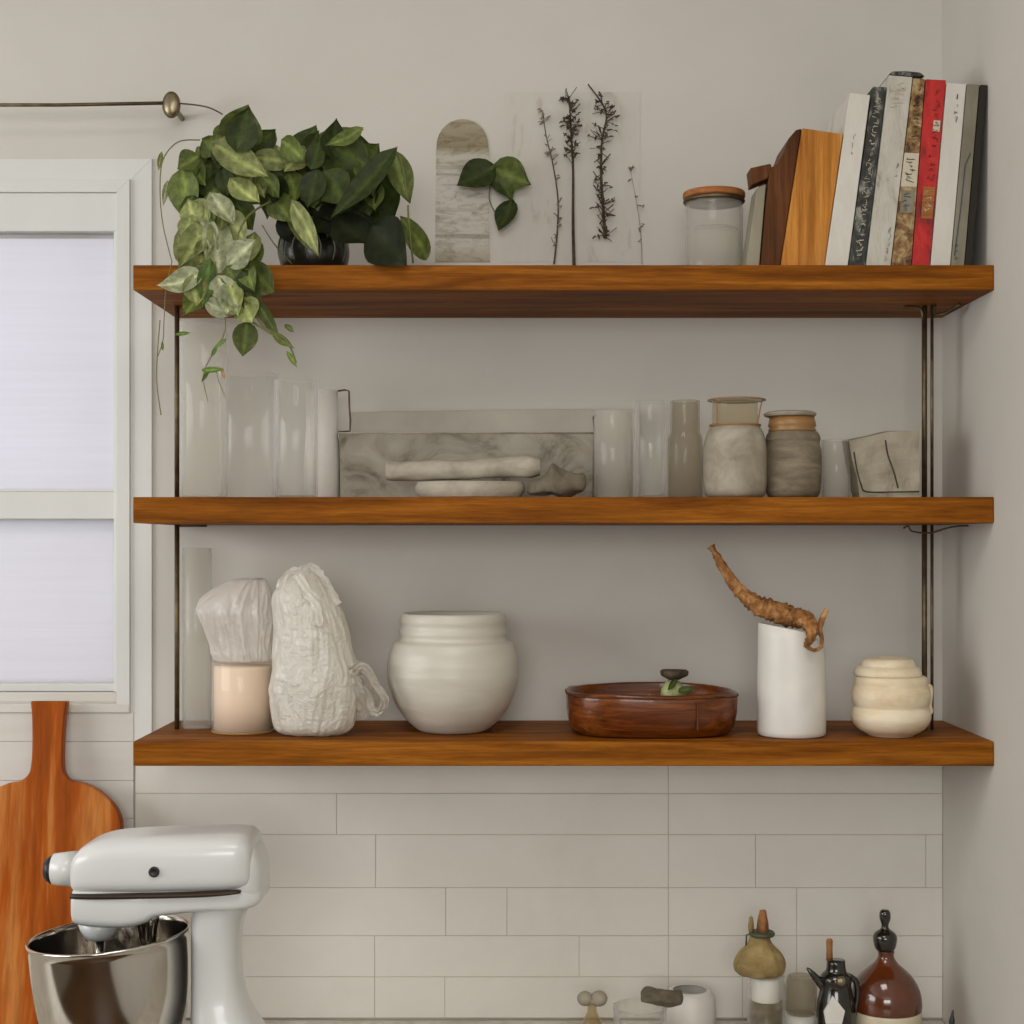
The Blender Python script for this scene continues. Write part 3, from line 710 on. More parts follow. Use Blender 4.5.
# ------------------------------------------------------------------ middle shelf
def glass(name, px, r, ytop, Y, zb, label, cat, mat, group=None, wall=1.2, shape=None, foot=1.5):
    h = (Z(ytop, Y)-zb)/S(1, Y)
    pr = shape(h) if shape else [(r-1, 0), (r, 1.5), (r, h*.5), (r, h-.6), (r-.5, h)]
    bm = pxlathe(px, Y, zb+.0003, vessel(pr, wall), n=56)
    o = link(name, bm, mat, None); o.data.polygons.foreach_set('use_smooth', [True]*len(o.data.polygons))
    return tag(o, label, cat, group)
G = 'glasses on the middle shelf'
glass('glass_vase', 204, 24, 322, 2.06, T2, 'tall clear glass vase below the trailing plant leaves', 'vase', M['glass_milk'], None)
glass('glass_cylinder', 249, 29, 374, 2.145, T2, 'wide clear glass cylinder beside the tall vase', 'vase', M['glass'], None)
glass('glass_tumbler', 296, 21.5, 381, 2.055, T2, 'tall clear tumbler with bright rim beside the white canister', 'glass', M['glass'], G, 1.6)
Yc = 2.19
cn = thing('white_canister', (X(322, Yc), Yc, T2), 'off-white canister with thin dark wire handle behind the bright tumbler', 'canister')
link('body', pxlathe(322, Yc, T2+.0003, vessel([(16, 0), (17.5, 4), (18, 40), (17, 60), (16, 62), (16, (Z(391, Yc)-T2)/S(1, Yc))], 1.5)), M['ceramic'], cn)
bm = bmesh.new(); tube(bm, [P(338, 391, Yc), P(345, 390, Yc), P(349, 391, Yc), P(349.5, 408, Yc), P(350.5, 420, Yc), P(350, 431, Yc), P(338.5, 432, Yc)], .0014, 7); link('wire_handle', bm, M['metal'], cn)
# roasting tin and board behind
YT = 2.17
tn = thing('roasting_tin', (X(466, YT), YT+.03, T2), 'long grey stained enamel tin behind the rolled napkin', 'tin')
bm = bmesh.new(); zt_ = Z(433, YT)
x0, x1 = X(339, YT), X(594, YT)
def tub(bm, x0, x1, y0, y1, z0, z1, w, taper=.004):
    o0 = [(x0+taper, y0+taper), (x1-taper, y0+taper), (x1-taper, y1-taper), (x0+taper, y1-taper)]
    o1 = [(x0, y0), (x1, y0), (x1, y1), (x0, y1)]
    i1 = [(x0+w, y0+w), (x1-w, y0+w), (x1-w, y1-w), (x0+w, y1-w)]
    i0 = [(x0+w+taper, y0+w+taper), (x1-w-taper, y0+w+taper), (x1-w-taper, y1-w-taper), (x0+w+taper, y1-w-taper)]
    rings(bm, [[(x, y, z0) for x, y in o0], [(x, y, z1) for x, y in o1], [(x, y, z1) for x, y in i1], [(x, y, z0+w) for x, y in i0]])
tub(bm, x0, x1, YT, YT+.06, T2+.0004, zt_, .0018, .002); link('body', bm, M['tin'], tn, True, bevel=.0015)
bm = bmesh.new(); tube(bm, [(x0, YT-.0005, zt_), (x1, YT-.0005, zt_), (x1, YT+.0605, zt_), (x0, YT+.0605, zt_), (x0, YT-.0005, zt_)], .0013, 8); link('rolled_rim', bm, M['stone1'], tn)
pb = thing('pale_panel', (X(490, 2.25), 2.25, T2), 'pale whitewashed board standing on edge behind the grey tin', 'board')
bm = bmesh.new(); pxprism(bm, [(350, 500), (640, 500), (640, 409), (560, 409), (350, 412)], 2.248, 2.256, (498, T2+.0004)); link('panel', bm, simple('limewashed_panel', (186,180,167), .85, 0, .3, None, .04, 14), pb, True, bevel=.001)
bm = bmesh.new(); tube(bm, spline([P(595, 432, 2.245), P(594, 422, 2.244), P(593.5, 417, 2.244), P(597, 415, 2.245)]), .0014, 7); link('hook', bm, M['metal'], pb)
# plate + napkin + cloth
Yn = 2.09
pz = T2+.0004
bm = pxlathe(470, Yn, pz, smooth_prof([(0, 0), (44, 0), (52, 3), (55, 9), (53.5, 14), (48, 16.5), (0, 17)], 4), n=56, sy=.6)
pd = link('folded_cloth', bm, M['linen'], None); tag(pd, 'flat rounded pad of grey linen under the rolled napkin', 'cloth')
ztop = pz+S(17, Yn)
def roll(bm, secs, Y, seed, n=26, amp=.1, depth=1.0):
    rr = []
    sx = smooth_prof(secs, 6)
    for (x, yt, yb) in sx:
        cz = (Z(yt, Y)+Z(yb, Y))/2; h = (Z(yt, Y)-Z(yb, Y))/2
        ring = []
        for k in range(n):
            a = 2*math.pi*k/n; c, s = sup(a, .8)
            kk = 1+amp*nz(x*.06+seed, math.cos(a)*1.7, math.sin(a)*1.7)
            ring.append((X(x, Y), Y+depth*h*c*kk, cz+h*s*kk))
        rr.append(ring)
    rings(bm, rr)
bm = bmesh.new(); roll(bm, [(386.5, 462, 476), (388, 460, 479.5), (400, 460.5, 480), (440, 459.5, 479), (480, 458, 477.5), (510, 456, 476.5), (530, 455, 476.5), (540, 458, 474)], Yn, 3, amp=.12, depth=1.3)
lo = min(v.co.z for v in bm.verts); bmesh.ops.translate(bm, verts=bm.verts, vec=(0, 0, ztop+.0003-lo))
tag(link('rolled_napkin', bm, M['linen'], None), 'rolled pale linen napkin lying on the rounded cloth pad', 'napkin')
bm = bmesh.new(); Yd = 2.075
roll(bm, [(527, 488, 492), (532, 480, 496), (545, 474, 496), (552, 462, 496), (562, 470, 497), (572, 473, 497), (582, 472, 494), (586, 476, 488)], Yd, 8, amp=.45, depth=1.1)
for v in bm.verts: v.co.z = max(v.co.z, T2+.0005)
tag(link('crumpled_cloth', bm, M['darklinen'], None), 'crumpled dark grey cloth heaped beside the rolled napkin end', 'cloth')
glass('glass_tumbler', 613, 19, 411, 2.12, T2, 'hazy grey tumbler standing by the end of the grey tin', 'glass', M['glass_milk'], G)
glass('glass_tumbler', 650.5, 17, 402, 2.06, T2, 'tall slim clear tumbler with bright vertical edges', 'glass', M['glass'], G, 2.0)
glass('glass_bottle', 685, 17, 401, 2.10, T2, 'smoky stepped glass carafe touching the pale stoneware jar', 'glass', M['glass_smoke'], G, 1.6,
      shape=lambda h: [(16, 0), (17.5, 2), (17.5, h*.6), (16.5, h*.64), (15, h*.68), (15, h-1), (14.5, h)])
glass('glass_tumbler', 836, 14.5, 440, 2.12, T2, 'small hazy glass standing between dark jar and paper parcel', 'glass', M['glass_milk'], G)
# stoneware jars
def stone_jar(px, Y, prof, mat, label):
    t = thing('stoneware_jar', (X(px, Y), Y, T2), label, 'jar', 'stoneware jars on the middle shelf')
    f = lambda a, h: 1+.018*nz(math.cos(a)*2+px, math.sin(a)*2, h*40)
    link('body', pxlathe(px, Y, T2+.0004, [(0, 0)]+smooth_prof(prof, 4)+[(0, prof[-1][1])], n=56, fn=f), mat, t)
    return t
YS = 2.085
u1 = (Z(398, YS)-T2)/S(1, YS)     # pixel height of the first jar
t = stone_jar(735, YS, [(25, 0), (30, 5), (32, 24), (32, 48), (28.5, 64), (24.5, 71)], M['stone1'], 'larger pale stoneware jar with wire clip glass lid')
link('glass_neck', pxlathe(735, YS, T2+S(71.3, YS), [(0, 0), (24.3, 0), (23, 4), (22.6, u1-77), (22.6, u1-75), (0, u1-75)]), M['glass_amber'], t)
link('lid', pxlathe(736.5, YS, T2+S(u1-3.6, YS), smooth_prof([(0, 0), (25, 0), (29, 1.4), (25, 2.8), (0, 3.2)], 4)), M['glass_smoke'], t)
bm = bmesh.new(); c = Vector((X(736.5, YS), YS, T2+S(u1-2.2, YS)))
tube(bm, [c+Vector((S(28.5, YS)*math.cos(a), S(28.5, YS)*math.sin(a), 0)) for a in [2*math.pi*k/40 for k in range(41)]], .0011, 6)
c2 = Vector((X(735, YS), YS, T2+S(73, YS)))
tube(bm, [c2+Vector((S(25, YS)*math.cos(a), S(25, YS)*math.sin(a), 0)) for a in [2*math.pi*k/40 for k in range(41)]], .0015, 6)
for sx in (-1, 1): tube(bm, spline([c+Vector((sx*S(25, YS), -.012, 0)), c+Vector((sx*S(22, YS), -.022, -.008)), c2+Vector((sx*S(20, YS), -.022, 0))]), .001, 6)
link('wire_clip', bm, M['rubber'], t)
u2 = (Z(412, YS)-T2)/S(1, YS)
t = stone_jar(793, YS, [(21, 0), (26, 4), (28, 20), (28, 44), (26.5, 55), (27.2, 58), (26.5, 62), (24.5, 66)], M['stone2'], 'smaller dark grey-brown stoneware jar with flat disc lid')
link('neck_ring', pxlathe(792, YS, T2+S(66.2, YS), [(0, 0), (22.5, 0), (24, 2), (22, 4), (24, 6), (22, u2-66-5.5), (0, u2-66-5.5)]), M['rubber'], t)
link('lid', pxlathe(790, YS, T2+S(u2-5, YS), smooth_prof([(0, 0), (22, 0), (25.5, 1.5), (25.8, 3.5), (20, 5.4), (0, 6)], 4)), M['stone1'], t)
# paper parcel
Yp = 2.09
pp = thing('paper_parcel', (X(888, Yp), Yp+.03, T2), 'crumpled grey paper parcel tied with dark cord beside the metal rod', 'parcel')
bm = bmesh.new(); nx, nzv = 14, 12
def pgrid(u_, v_, Y):
    xb = 861+(919.5-861)*u_; xt = 849+(919-849)*u_; x = xb+(xt-xb)*v_
    yt = 441-(441-431)*min(1, u_*1.6); y = 500+(yt-500)*v_
    k = nz(u_*4, v_*4, Y*9)
    zz = Z(y, Y)
    return Vector((X(x, Yp)+.0012*k, Y+.004*nz(u_*5+3, v_*5, Y*5), max(zz+.0015*k, T2+.0005)))
def patchgrid(bm, Ya, Yb):
    fr_ = [[bm.verts.new(pgrid(i/nx, j/nzv, Ya)) for j in range(nzv+1)] for i in range(nx+1)]
    bk = [[bm.verts.new(pgrid(i/nx, j/nzv, Yb)) for j in range(nzv+1)] for i in range(nx+1)]
    for i in range(nx):
        for j_ in range(nzv):
            bm.faces.new((fr_[i][j_], fr_[i+1][j_], fr_[i+1][j_+1], fr_[i][j_+1])); bm.faces.new((bk[i][j_], bk[i][j_+1], bk[i+1][j_+1], bk[i+1][j_]))
    for i in range(nx):
        bm.faces.new((fr_[i][0], bk[i][0], bk[i+1][0], fr_[i+1][0])); bm.faces.new((fr_[i][-1], fr_[i+1][-1], bk[i+1][-1], bk[i][-1]))
    for j_ in range(nzv):
        bm.faces.new((fr_[0][j_], fr_[0][j_+1], bk[0][j_+1], bk[0][j_])); bm.faces.new((fr_[-1][j_], bk[-1][j_], bk[-1][j_+1], fr_[-1][j_+1]))
patchgrid(bm, Yp, Yp+.05); link('wrapping', bm, M['paper'], pp, False)
bm = bmesh.new(); Yq = Yp-.005
tube(bm, spline([P(885.5, 440, Yq), P(888, 455, Yq), P(894, 472, Yq), P(898, 488, Yq)]), .001, 6)
tube(bm, spline([P(854, 452, Yq), P(857, 470, Yq), P(861, 484, Yq), P(866, 491.5, Yq), P(890, 492, Yq), P(919, 491.5, Yq)]), .001, 6); link('cord', bm, M['twig'], pp)
# ------------------------------------------------------------------ lowest shelf
def y_at(py): return (ZC-T3)*F/(py-YH)     # depth at which the lowest shelf's top meets this image row
zs = T3+.0004
glass('glass_vase', 197, 15, 548, 2.17, T3, 'tall narrow glass vase standing by the window end of the lowest shelf', 'vase', M['glass_milk'], None)
Yk = 2.125
cd = thing('jar_candle', (X(243, Yk), Yk, T3), 'cream candle in a glass jar under the plastic wrap', 'candle')
link('glass_jar', pxlathe(243, Yk, zs, vessel([(28.5, 0), (30.5, 2), (30.5, 35), (30.5, 69), (30, 70)], 1.2), n=56), M['candleglass'], cd)
link('wax', pxlathe(243, Yk, zs+S(1.6, Yk), [(0, 0), (28.5, 0), (28.6, 30), (28.6, 62), (28, 64), (0, 64)], n=48), M['wax'], cd)
link('base_ring', pxlathe(243, Yk, zs, [(30.6, 0), (31.4, 1), (30.6, 2.5), (30.55, 2.5)], n=48, cap0=False, cap1=False), M['rubber'], cd)
def crumple(rows, Y, seed, depth=.8, amp=.1, n=80, k=10, zoff=None, fine=.04):
    bm = bmesh.new(); rr = []
    sm = smooth_prof(rows, k)
    for (y, xl, xr) in sm:
        cx = (X(xl, Y)+X(xr, Y))/2; r = max((X(xr, Y)-X(xl, Y))/2, .0008); z = Z(y, Y)
        ring = []
        for j_ in range(n):
            a = 2*math.pi*j_/n; c, s = math.cos(a), math.sin(a)
            v = Vector((c*1.3+seed, s*1.3, z*9))
            vo = noise.voronoi(Vector((c*2.6+seed+.3*noise.noise(v*2)+z*5, s*2.6, z*8+c*1.6)))[0]
            vp = noise.voronoi(Vector((c*6.5+seed-z*9+.4*noise.noise(v*3), s*6.5, z*13-c*2.5)))[0]
            f = 1+amp*(.5-1.3*abs(noise.noise(v*1.5)))+amp*.75*((vo[1]-vo[0])-.35)+fine*1.5*((vp[1]-vp[0])-.3)
            ring.append((cx+r*c*f, Y+r*depth*s*f, z+.0015*noise.noise(v*3)))
        rr.append(ring)
    rings(bm, rr); return bm
# plastic wrap crumpled above the candle
bm = crumple([(663, 216, 271), (656, 213, 272), (645, 210, 270), (632, 204, 270), (622, 199, 271), (612, 196, 270), (600, 203, 269), (590, 216, 268), (583, 230, 266), (581, 243, 262)], Yk, 4.2, .75, .2, 180, 16, fine=.11)
lo = min(v.co.z for v in bm.verts); bmesh.ops.translate(bm, verts=bm.verts, vec=(0, 0, zs+S(70.2, Yk)+.0006-lo))
tag(link('plastic_wrap', bm, M['wrap'], None), 'crumpled translucent plastic wrap sitting on the jar candle', 'plastic wrap')
Yg = 2.09
bg = thing('plastic_bag', (X(315, Yg), Yg, T3), 'full white plastic bag beside the candle with a knotted tail', 'bag')
bm = crumple([(735, 296, 330), (733, 284, 343), (727, 276, 352), (712, 273, 357), (690, 272, 359), (668, 273, 357), (650, 274, 352), (630, 275, 348), (612, 274, 342), (600, 273, 337), (590, 276, 331), (580, 286, 324), (573, 298, 318), (571, 305, 313)], Yg, 9.1, .72, .11, 190, 14, fine=.035)
lo = min(v.co.z for v in bm.verts)
for v in bm.verts: v.co.z = max(v.co.z, zs)
link('sack', bm, M['bag'], bg)
bm = bmesh.new()
def ribbon(bm, pts, w, seed):
    sp = spline([P(*p) for p in pts], 8); rows_ = []
    for i, p in enumerate(sp):
        d = (sp[min(i+1, len(sp)-1)]-sp[max(i-1, 0)]).normalized(); sdv = d.cross(Vector((0, -1, 0))).normalized()
        row = []
        for m in range(-3, 4):
            row.append(bm.verts.new(p+sdv*S(w, Yg)*m/6*(1+.3*nz(i*.4, seed))+Vector((0, .0022*math.sin(m*2.1+i*.5+seed), 0))))
        rows_.append(row)
    for a, b in zip(rows_, rows_[1:]):
        for m in range(6): bm.faces.new((a[m], a[m+1], b[m+1], b[m]))
ribbon(bm, [(350, 671, 2.07), (361, 665, 2.06), (369, 672, 2.06), (378, 688, 2.06), (385, 700, 2.06), (380, 712, 2.065), (372, 709, 2.07), (368, 694, 2.075), (360, 682, 2.08), (352, 675, 2.08)], 8, 1)
ribbon(bm, [(352, 672, 2.075), (357, 690, 2.07), (362, 706, 2.075), (365, 719, 2.08)], 14, 5)
ribbon(bm, [(351, 668, 2.085), (364, 676, 2.08), (374, 694, 2.08), (376, 712, 2.085)], 9, 3)
BMT = bmesh.new()
ribbon(BMT, [(281, 590, 2.07), (290, 576, 2.075), (303, 572, 2.08), (312, 569, 2.085), (318, 576, 2.085), (327, 590, 2.08), (336, 606, 2.075)], 13, 2)
ribbon(BMT, [(299, 574, 2.066), (306, 590, 2.058), (316, 606, 2.052), (318, 626, 2.05)], 10, 7)
link('gathered_top', BMT, M['bag'], bg)
link('tied_tail', bm, film('tail_plastic', (205,196,180), .85, .35, 60), bg)
bm = crumple([(678, 346, 356), (673, 344, 360), (668, 346, 359), (664, 349, 355)], 2.078, 2, .9, .3, 24, 5); link('knot', bm, M['bag'], bg)
# round white pot
Yo = 2.135
f = lambda a, h: 1+.006*nz(math.cos(a)*2, math.sin(a)*2, h*30)+.004*math.sin(h*420)
hp = (Z(613, Yo)-zs)/S(1, Yo)
pr = [(31, 0), (36, 2.5), (47, 12), (58, 28), (64.5, 48), (65.5, 62), (64, 76), (60.5, 86), (57, 89.5), (54.5, 90.5), (53, 93), (53.5, 98), (52.5, 104), (53, 110), (52, hp-2), (50, hp)]
ins = [(47, hp-1), (47, 95), (58, 80), (58, 50), (40, 12), (0, 8)]
bm = bmesh.new()
lathe(bm, X(453, Yo), Yo, zs, [(S(r, Yo), S(h, Yo)) for r, h in [(0, 0)]+smooth_prof(pr, 4)+ins], 72, 1, f)
tag(link('round_pot', bm, M['potwhite'], None), 'large round white ceramic pot with wide ribbed collar', 'pot')
# wooden bowl
Yw = 2.125
bw = thing('wooden_bowl', (X(651, Yw), Yw, T3), 'oval dark red-brown wooden bowl with low straight sides', 'bowl')
def oval(px, Y, prof, sy, e=.75, n=80, rim=None):
    bm = bmesh.new(); rr = []
    for (r, h) in prof:
        ring = []
        for k in range(n):
            a = 2*math.pi*k/n; c, s = sup(a, e)
            dz = 0
            if rim and h > 20: dz = rim*nz(math.cos(a)*1.5, math.sin(a)*1.5)*h/40
            ring.append((X(px, Y)+S(max(r, .1), Y)*c, Y+S(max(r, .1), Y)*sy*s, zs+S(h+dz, Y)))
        rr.append(ring)
    rings(bm, rr); return bm
link('body', oval(651, Yw, [(0, 0), (70, 0), (77, 2), (82, 9), (84.5, 22), (85, 36), (84.5, 41), (82.5, 42.5), (80.5, 41), (80, 28), (74, 7), (0, 6)], .78, .72, rim=2.2), M['bowlwood'], bw)
bm = bmesh.new()
lpt = [(X(651, Yw)+S(85.3, Yw)*sup(a, .72)[0], Yw+S(85.3, Yw)*.78*sup(a, .72)[1], zs+S(39.5+2.0*nz(math.cos(a)*1.5, math.sin(a)*1.5), Yw)) for a in [2*math.pi*k/60 for k in range(61)]]
tube(bm, lpt, .0012, 6); link('rim_band', bm, M['dkwood'], bw)
bm = bmesh.new(); xx = X(697, 2.035); box(bm, xx, xx+.0022, 2.034, 2.05, zs+.012, zs+.050); link('seam_strip', bm, M['dkwood'], bw, False, bevel=.0008)
Yi = 2.1
fg = thing('green_fruit', (X(672, Yi), Yi, zs+S(6.2, Yw)), 'small pale green fruit with brown cap sitting inside the wooden bowl', 'fruit')
b0 = zs+S(7.6, Yw)
link('flesh', pxlathe(673, Yi, b0, smooth_prof([(0, 0), (5, 1), (7, 9), (8.5, 18), (12, 28), (12, 36), (8, 43), (4, 46), (0, 47)], 4), n=28), M['fig'], fg)
bm = pxlathe(673.5, Yi, b0+S(46.2, Yi), [(0, 0), (5, 0), (9, 2), (13, 4), (14, 8), (12, 10), (0, 9)], n=24, fn=lambda a, h: 1+.12*math.sin(3*a+1)); link('brown_cap', bm, M['twig'], fg)
lfm = foliage('small_leaf', [((678, 690), (695, 688), 8, 0, dict(Yb=2.085, Yt=2.07)), ((676, 680), (668, 690), 6, 0, dict(Yb=2.085, Yt=2.08))], fg, rl)
for k, (bx_, by_) in enumerate(((587, 2.09), (593, 2.10), (590, 2.12), (599, 2.115))):
    bm = bmesh.new(); lathe(bm, X(bx_, by_), by_, b0, smooth_prof([(0, 0), (.006, .003), (.0085, .010), (.006, .017), (.0016, .0195), (0, .0200)], 3), 16)
    o = link('dried_berry', bm, simple('dried_berry_skin', (88,34,20), .6, 0, .5, (90,.6)) if k == 0 else bm_mat, None); bm_mat = o.data.materials[0]
    tag(o, 'small dried red-brown berry inside the far end of the wooden bowl', 'berry', 'dried berries in the wooden bowl')
# white vase with driftwood
Yv = 2.085
hv = (Z(622.5, Yv)-zs)/S(1, Yv)
bm = bmesh.new(); n = 64
def vz(r, h, a):          # the rim slopes down to one side
    c = math.cos(a); d = smooth_drop(c)
    return h-d*max(0, (h-hv*.5)/(hv*.5)) if h > hv*.5 else h
def smooth_drop(c):
    ks = [(-1, 0), (-.5, 3), (0, 6), (.4, 9.5), (.7, 16), (1, 27)]
    for (a, b), (c2, d2) in zip(ks, ks[1:]):
        if c <= c2+1e-6: return b+(d2-b)*max(0, (c-a))/(c2-a)
    return 27
rr = []
for (r, h) in [(0, 0), (31, 0), (33.5, 1.5), (34, 6), (34, 40), (33.5, 80), (33.2, hv-14), (33, hv-.6), (32, hv), (30.6, hv-.8), (30.5, 60), (30, 8), (0, 5)]:
    rr.append([(X(791.5, Yv)+S(max(r, .1), Yv)*math.cos(a), Yv+S(max(r, .1), Yv)*math.sin(a), zs+S(vz(r, h, a), Yv)) for a in [2*math.pi*k/n for k in range(n)]])
rings(bm, rr)
tag(link('cylinder_vase', bm, M['ceramic'], None), 'tall white cylindrical vase holding a piece of driftwood', 'vase')
bm = bmesh.new(); Yx = Yv-.008
path = [(711, 546, Yx, 4.2), (714, 551, Yx, 2.6), (719, 560, Yx, 4), (727, 574, Yx, 5), (738, 589, Yx, 6), (750, 600, Yx, 7.5), (761, 607, Yx, 9), (772, 610, Yx, 10), (785, 615, Yx, 10), (797, 618, Yx, 9.5), (806, 620, Yx-.014, 8), (811, 626, Yx-.036, 6.5), (811, 637, Yx-.051, 4.5), (806, 645, Yx-.054, 3)]
sp = smooth_prof(path, 6)
tube(bm, [P(a, b, c) for a, b, c, d in sp], [S(d, Yx) for *_, d in sp], 20, lambda i, j_: 1+.34*nz(i*.35, j_*.9)+.3*nz(i*1.3, j_*2.2, 5)+.15*(i % 5 == 0))
sp = smooth_prof([(805, 645, Yx-.054, 2.2), (813, 650, Yx-.051, 1.8), (820, 648, Yx-.045, 1.8), (822, 640, Yx-.036, 2.0), (820, 630, Yx-.03, 2.4), (822, 620, Yx-.028, 3.2), (827, 609, Yx-.028, 2.2)], 5)
tube(bm, [P(a, b, c) for a, b, c, d in sp], [S(d, Yx) for *_, d in sp], 10, lambda i, j_: 1+.3*nz(i*.5, j_*.9, 3))
tag(link('driftwood_branch', bm, M['bark'], None), 'rough brown driftwood branch lying across the mouth of the white vase', 'branch')
# beehive pot
Yh = 2.085
hh = (Z(657, Yh)-zs)/S(1, Yh)
hp_ = thing('beehive_pot', (X(891, Yh), Yh, T3), 'small cream beehive-shaped lidded pot at the wall end of the shelf', 'pot')
pr = [(22, 0), (24, 1.5), (33, 7), (38.5, 15), (39, 22), (37, 27), (36.5, 29), (38, 33), (39, 40), (37.5, 47), (36, 49.5), (36, 53), (35.5, 57), (33, 59.5)]
link('body', pxlathe(891, Yh, zs, [(0, 0)]+smooth_prof(pr, 4)+[(0, 59.5)], n=56, fn=lambda a, h: 1+.012*nz(math.cos(a)*2, math.sin(a)*2, h*40)), M['cream'], hp_)
pr = [(33, 0), (33.5, 3), (31, 7.5), (27, 10), (26.5, 12), (24, 16), (19, hh-60.5), (13, hh-60), (10, hh-61.5)]
link('lid', pxlathe(888, Yh, zs+S(59.8, Yh), [(0, 0)]+smooth_prof(pr, 3)+[(0, hh-61.5)], n=48, fn=lambda a, h: 1+.03*nz(math.cos(a)*2+4, math.sin(a)*2, h*50)), M['cream'], hp_)
bm = bmesh.new(); tube(bm, spline([P(922, 687, Yh), P(929, 686, Yh), P(931, 690, Yh), P(930, 705, Yh), P(931, 712, Yh), P(926, 714, Yh)]), .003, 8); link('handle', bm, M['cream'], hp_)
# ------------------------------------------------------------------ cutting board on the worktop
Yc0, Yc1 = 2.19, 2.19
cbd = thing('cutting_board', (X(48, 2.2), 2.19, CT), 'large acacia paddle cutting board leaning on the wall behind the mixer', 'cutting board')
half = smooth_prof([(18, 694), (16, 712), (15, 738), (15.5, 758), (18, 768), (26, 774.5), (38, 777), (53, 784), (66, 795), (75, 808), (78, 828), (77, 900), (75, 1000), (66, 1018), (58, 1026)], 4)
cxp = 48
out = [(cxp+a+(1 if a < 20 else 0), b) for a, b in half]+[(cxp-a, b) for a, b in half[::-1]]
bm = bmesh.new(); zb_ = CT
pp_ = [(X(x, 2.19), Z(y, 2.19)) for x, y in out]; mz = min(p[1] for p in pp_)
prism(bm, [(x, z-mz) for x, z in pp_], -.009, .009)
ang = math.atan2(.05, .5)
R_ = Matrix.Rotation(-ang, 4, 'X')
bmesh.ops.transform(bm, matrix=R_, verts=bm.verts)
lo = min(v.co.z for v in bm.verts); hi_y = max(v.co.y for v in bm.verts)
bmesh.ops.translate(bm, verts=bm.verts, vec=(-.0125, YW-.022-hi_y, CT+.0004-lo+0))
link('blade', bm, M['cboard'], cbd, True, bevel=.003)
# ------------------------------------------------------------------ stand mixer
Ym = 1.85
mx = thing('stand_mixer', (X(170, Ym), Ym, CT), 'white stand mixer with a steel bowl in front of the cutting board', 'mixer')
Yp_ = 1.813
def loftx(secs, hy, e=.5, n=48, k=5, Yc=Ym):
    Y = Yp_; bm = bmesh.new(); rr = []
    for sec in smooth_prof(secs, k):
        x, yt, yb = sec[:3]; w = sec[3] if len(sec) > 3 else hy
        z1_ = Z(yt, Ym); z0_ = Z(yb, Y); cz = (z1_+z0_)/2; h = max((z1_-z0_)/2, .0005)
        rr.append([(X(x, Y), Yc+w*sup(a, e)[0], cz+h*sup(a, e)[1]) for a in [2*math.pi*q_/n for q_ in range(n)]])
    rings(bm, rr); return bm
link('motor_head', loftx([(69.5, 868, 884, .025), (71, 856, 890, .04), (76, 846, 893, .05), (88, 838, 894, .055), (110, 833, 894.5, .058), (150, 830.5, 894, .059), (200, 829, 893, .059), (232, 828.5, 892, .058), (245, 831, 890, .054), (251, 838, 886, .046), (253, 850, 878, .03)], .058), M['enamel'], mx)
link('rear_cap', loftx([(229, 836, 906, .050), (243, 837, 908, .049), (252, 842, 908, .045), (258, 852, 905, .038), (261, 864, 898, .028), (261.5, 873, 888, .012)], .05, .6), M['enamel'], mx)
o = link('trim_band', loftx([(72, 884.5, 896.5, .047), (77, 884, 897, .054), (110, 883.5, 896.5, .0588), (200, 882, 894.5, .0588), (238, 880, 891.5, .058), (243, 882, 890, .05)], .05, .35), M['dkband'], mx); o['label'] = 'dark metal band along the head'
link('lower_head', loftx([(73, 884, 912, .040), (74, 881, 920, .050), (79, 880, 925, .054), (100, 879, 928, .055), (128, 879, 928, .055), (146, 879, 924, .054), (160, 879, 917, .053), (200, 879, 912, .052), (240, 878, 911, .050), (256, 880, 907, .04), (261, 884, 900, .03)], .05, .45), M['enamel'], mx)
bm = bmesh.new()
def disc_x(bm, x0, x1, yc, r0, r1):
    zc = Z(yc, Ym)
    rings(bm, [[(X(x, Ym), Ym+S(r, Ym)*math.cos(a), zc+S(r, Ym)*math.sin(a)) for a in [2*math.pi*k/32 for k in range(32)]] for x, r in ((x0, r0*.9), (x0+1, r0), ((x0+x1)/2, (r0+r1)/2), (x1, r1))])
disc_x(bm, 53, 76, 869, 15.5, 18); link('hub', bm, M['enamel'], mx)
bm = bmesh.new(); disc_x(bm, 45.5, 53, 869.5, 11, 14.5); o = link('hub_cap', bm, M['black'], mx); o['label'] = 'black cap on the nose'
bm = bmesh.new(); yf = Ym-.0603
c = Vector((X(154, yf), yf, Z(872, yf)))
rings(bm, [[(c.x+r*math.cos(a), c.y+d, c.z+r*math.sin(a)) for a in [2*math.pi*k/24 for k in range(24)]] for r, d in ((.0062, .012), (.0062, -.001), (.005, -.002), (.0035, -.0012), (.0005, -.001))])
link('side_screw', bm, M['black'], mx)
def loftz(secs, n=40, k=5, e=.7):
    Y = Ym; bm = bmesh.new(); rr = []
    for (y, xl, xr, w) in smooth_prof(secs, k):
        cx = (X(xl, Y)+X(xr, Y))/2; h = (X(xr, Y)-X(xl, Y))/2; z = max(Z(y, Y), CT+.0004)
        rr.append([(cx+h*sup(a, e)[0], Ym+w*sup(a, e)[1], z) for a in [2*math.pi*q_/n for q_ in range(n)]])
    rings(bm, rr); return bm
link('column', loftz([(900, 194, 256, .042), (915, 193, 245, .040), (940, 193, 241, .036), (970, 193, 241.5, .036), (995, 193, 246, .038), (1015, 193, 255, .044), (1040, 193, 270, .05), (1070, 192, 281, .055), (1095, 190, 288, .06), (1108, 188, 290, .062)]), M['enamel'], mx)
link('base', loftz([(1104, 24, 291, .088), (1110, 18, 296, .094), (1118, 16, 298, .096), (1127, 18, 296, .094)], e=.55), M['enamel'], mx)
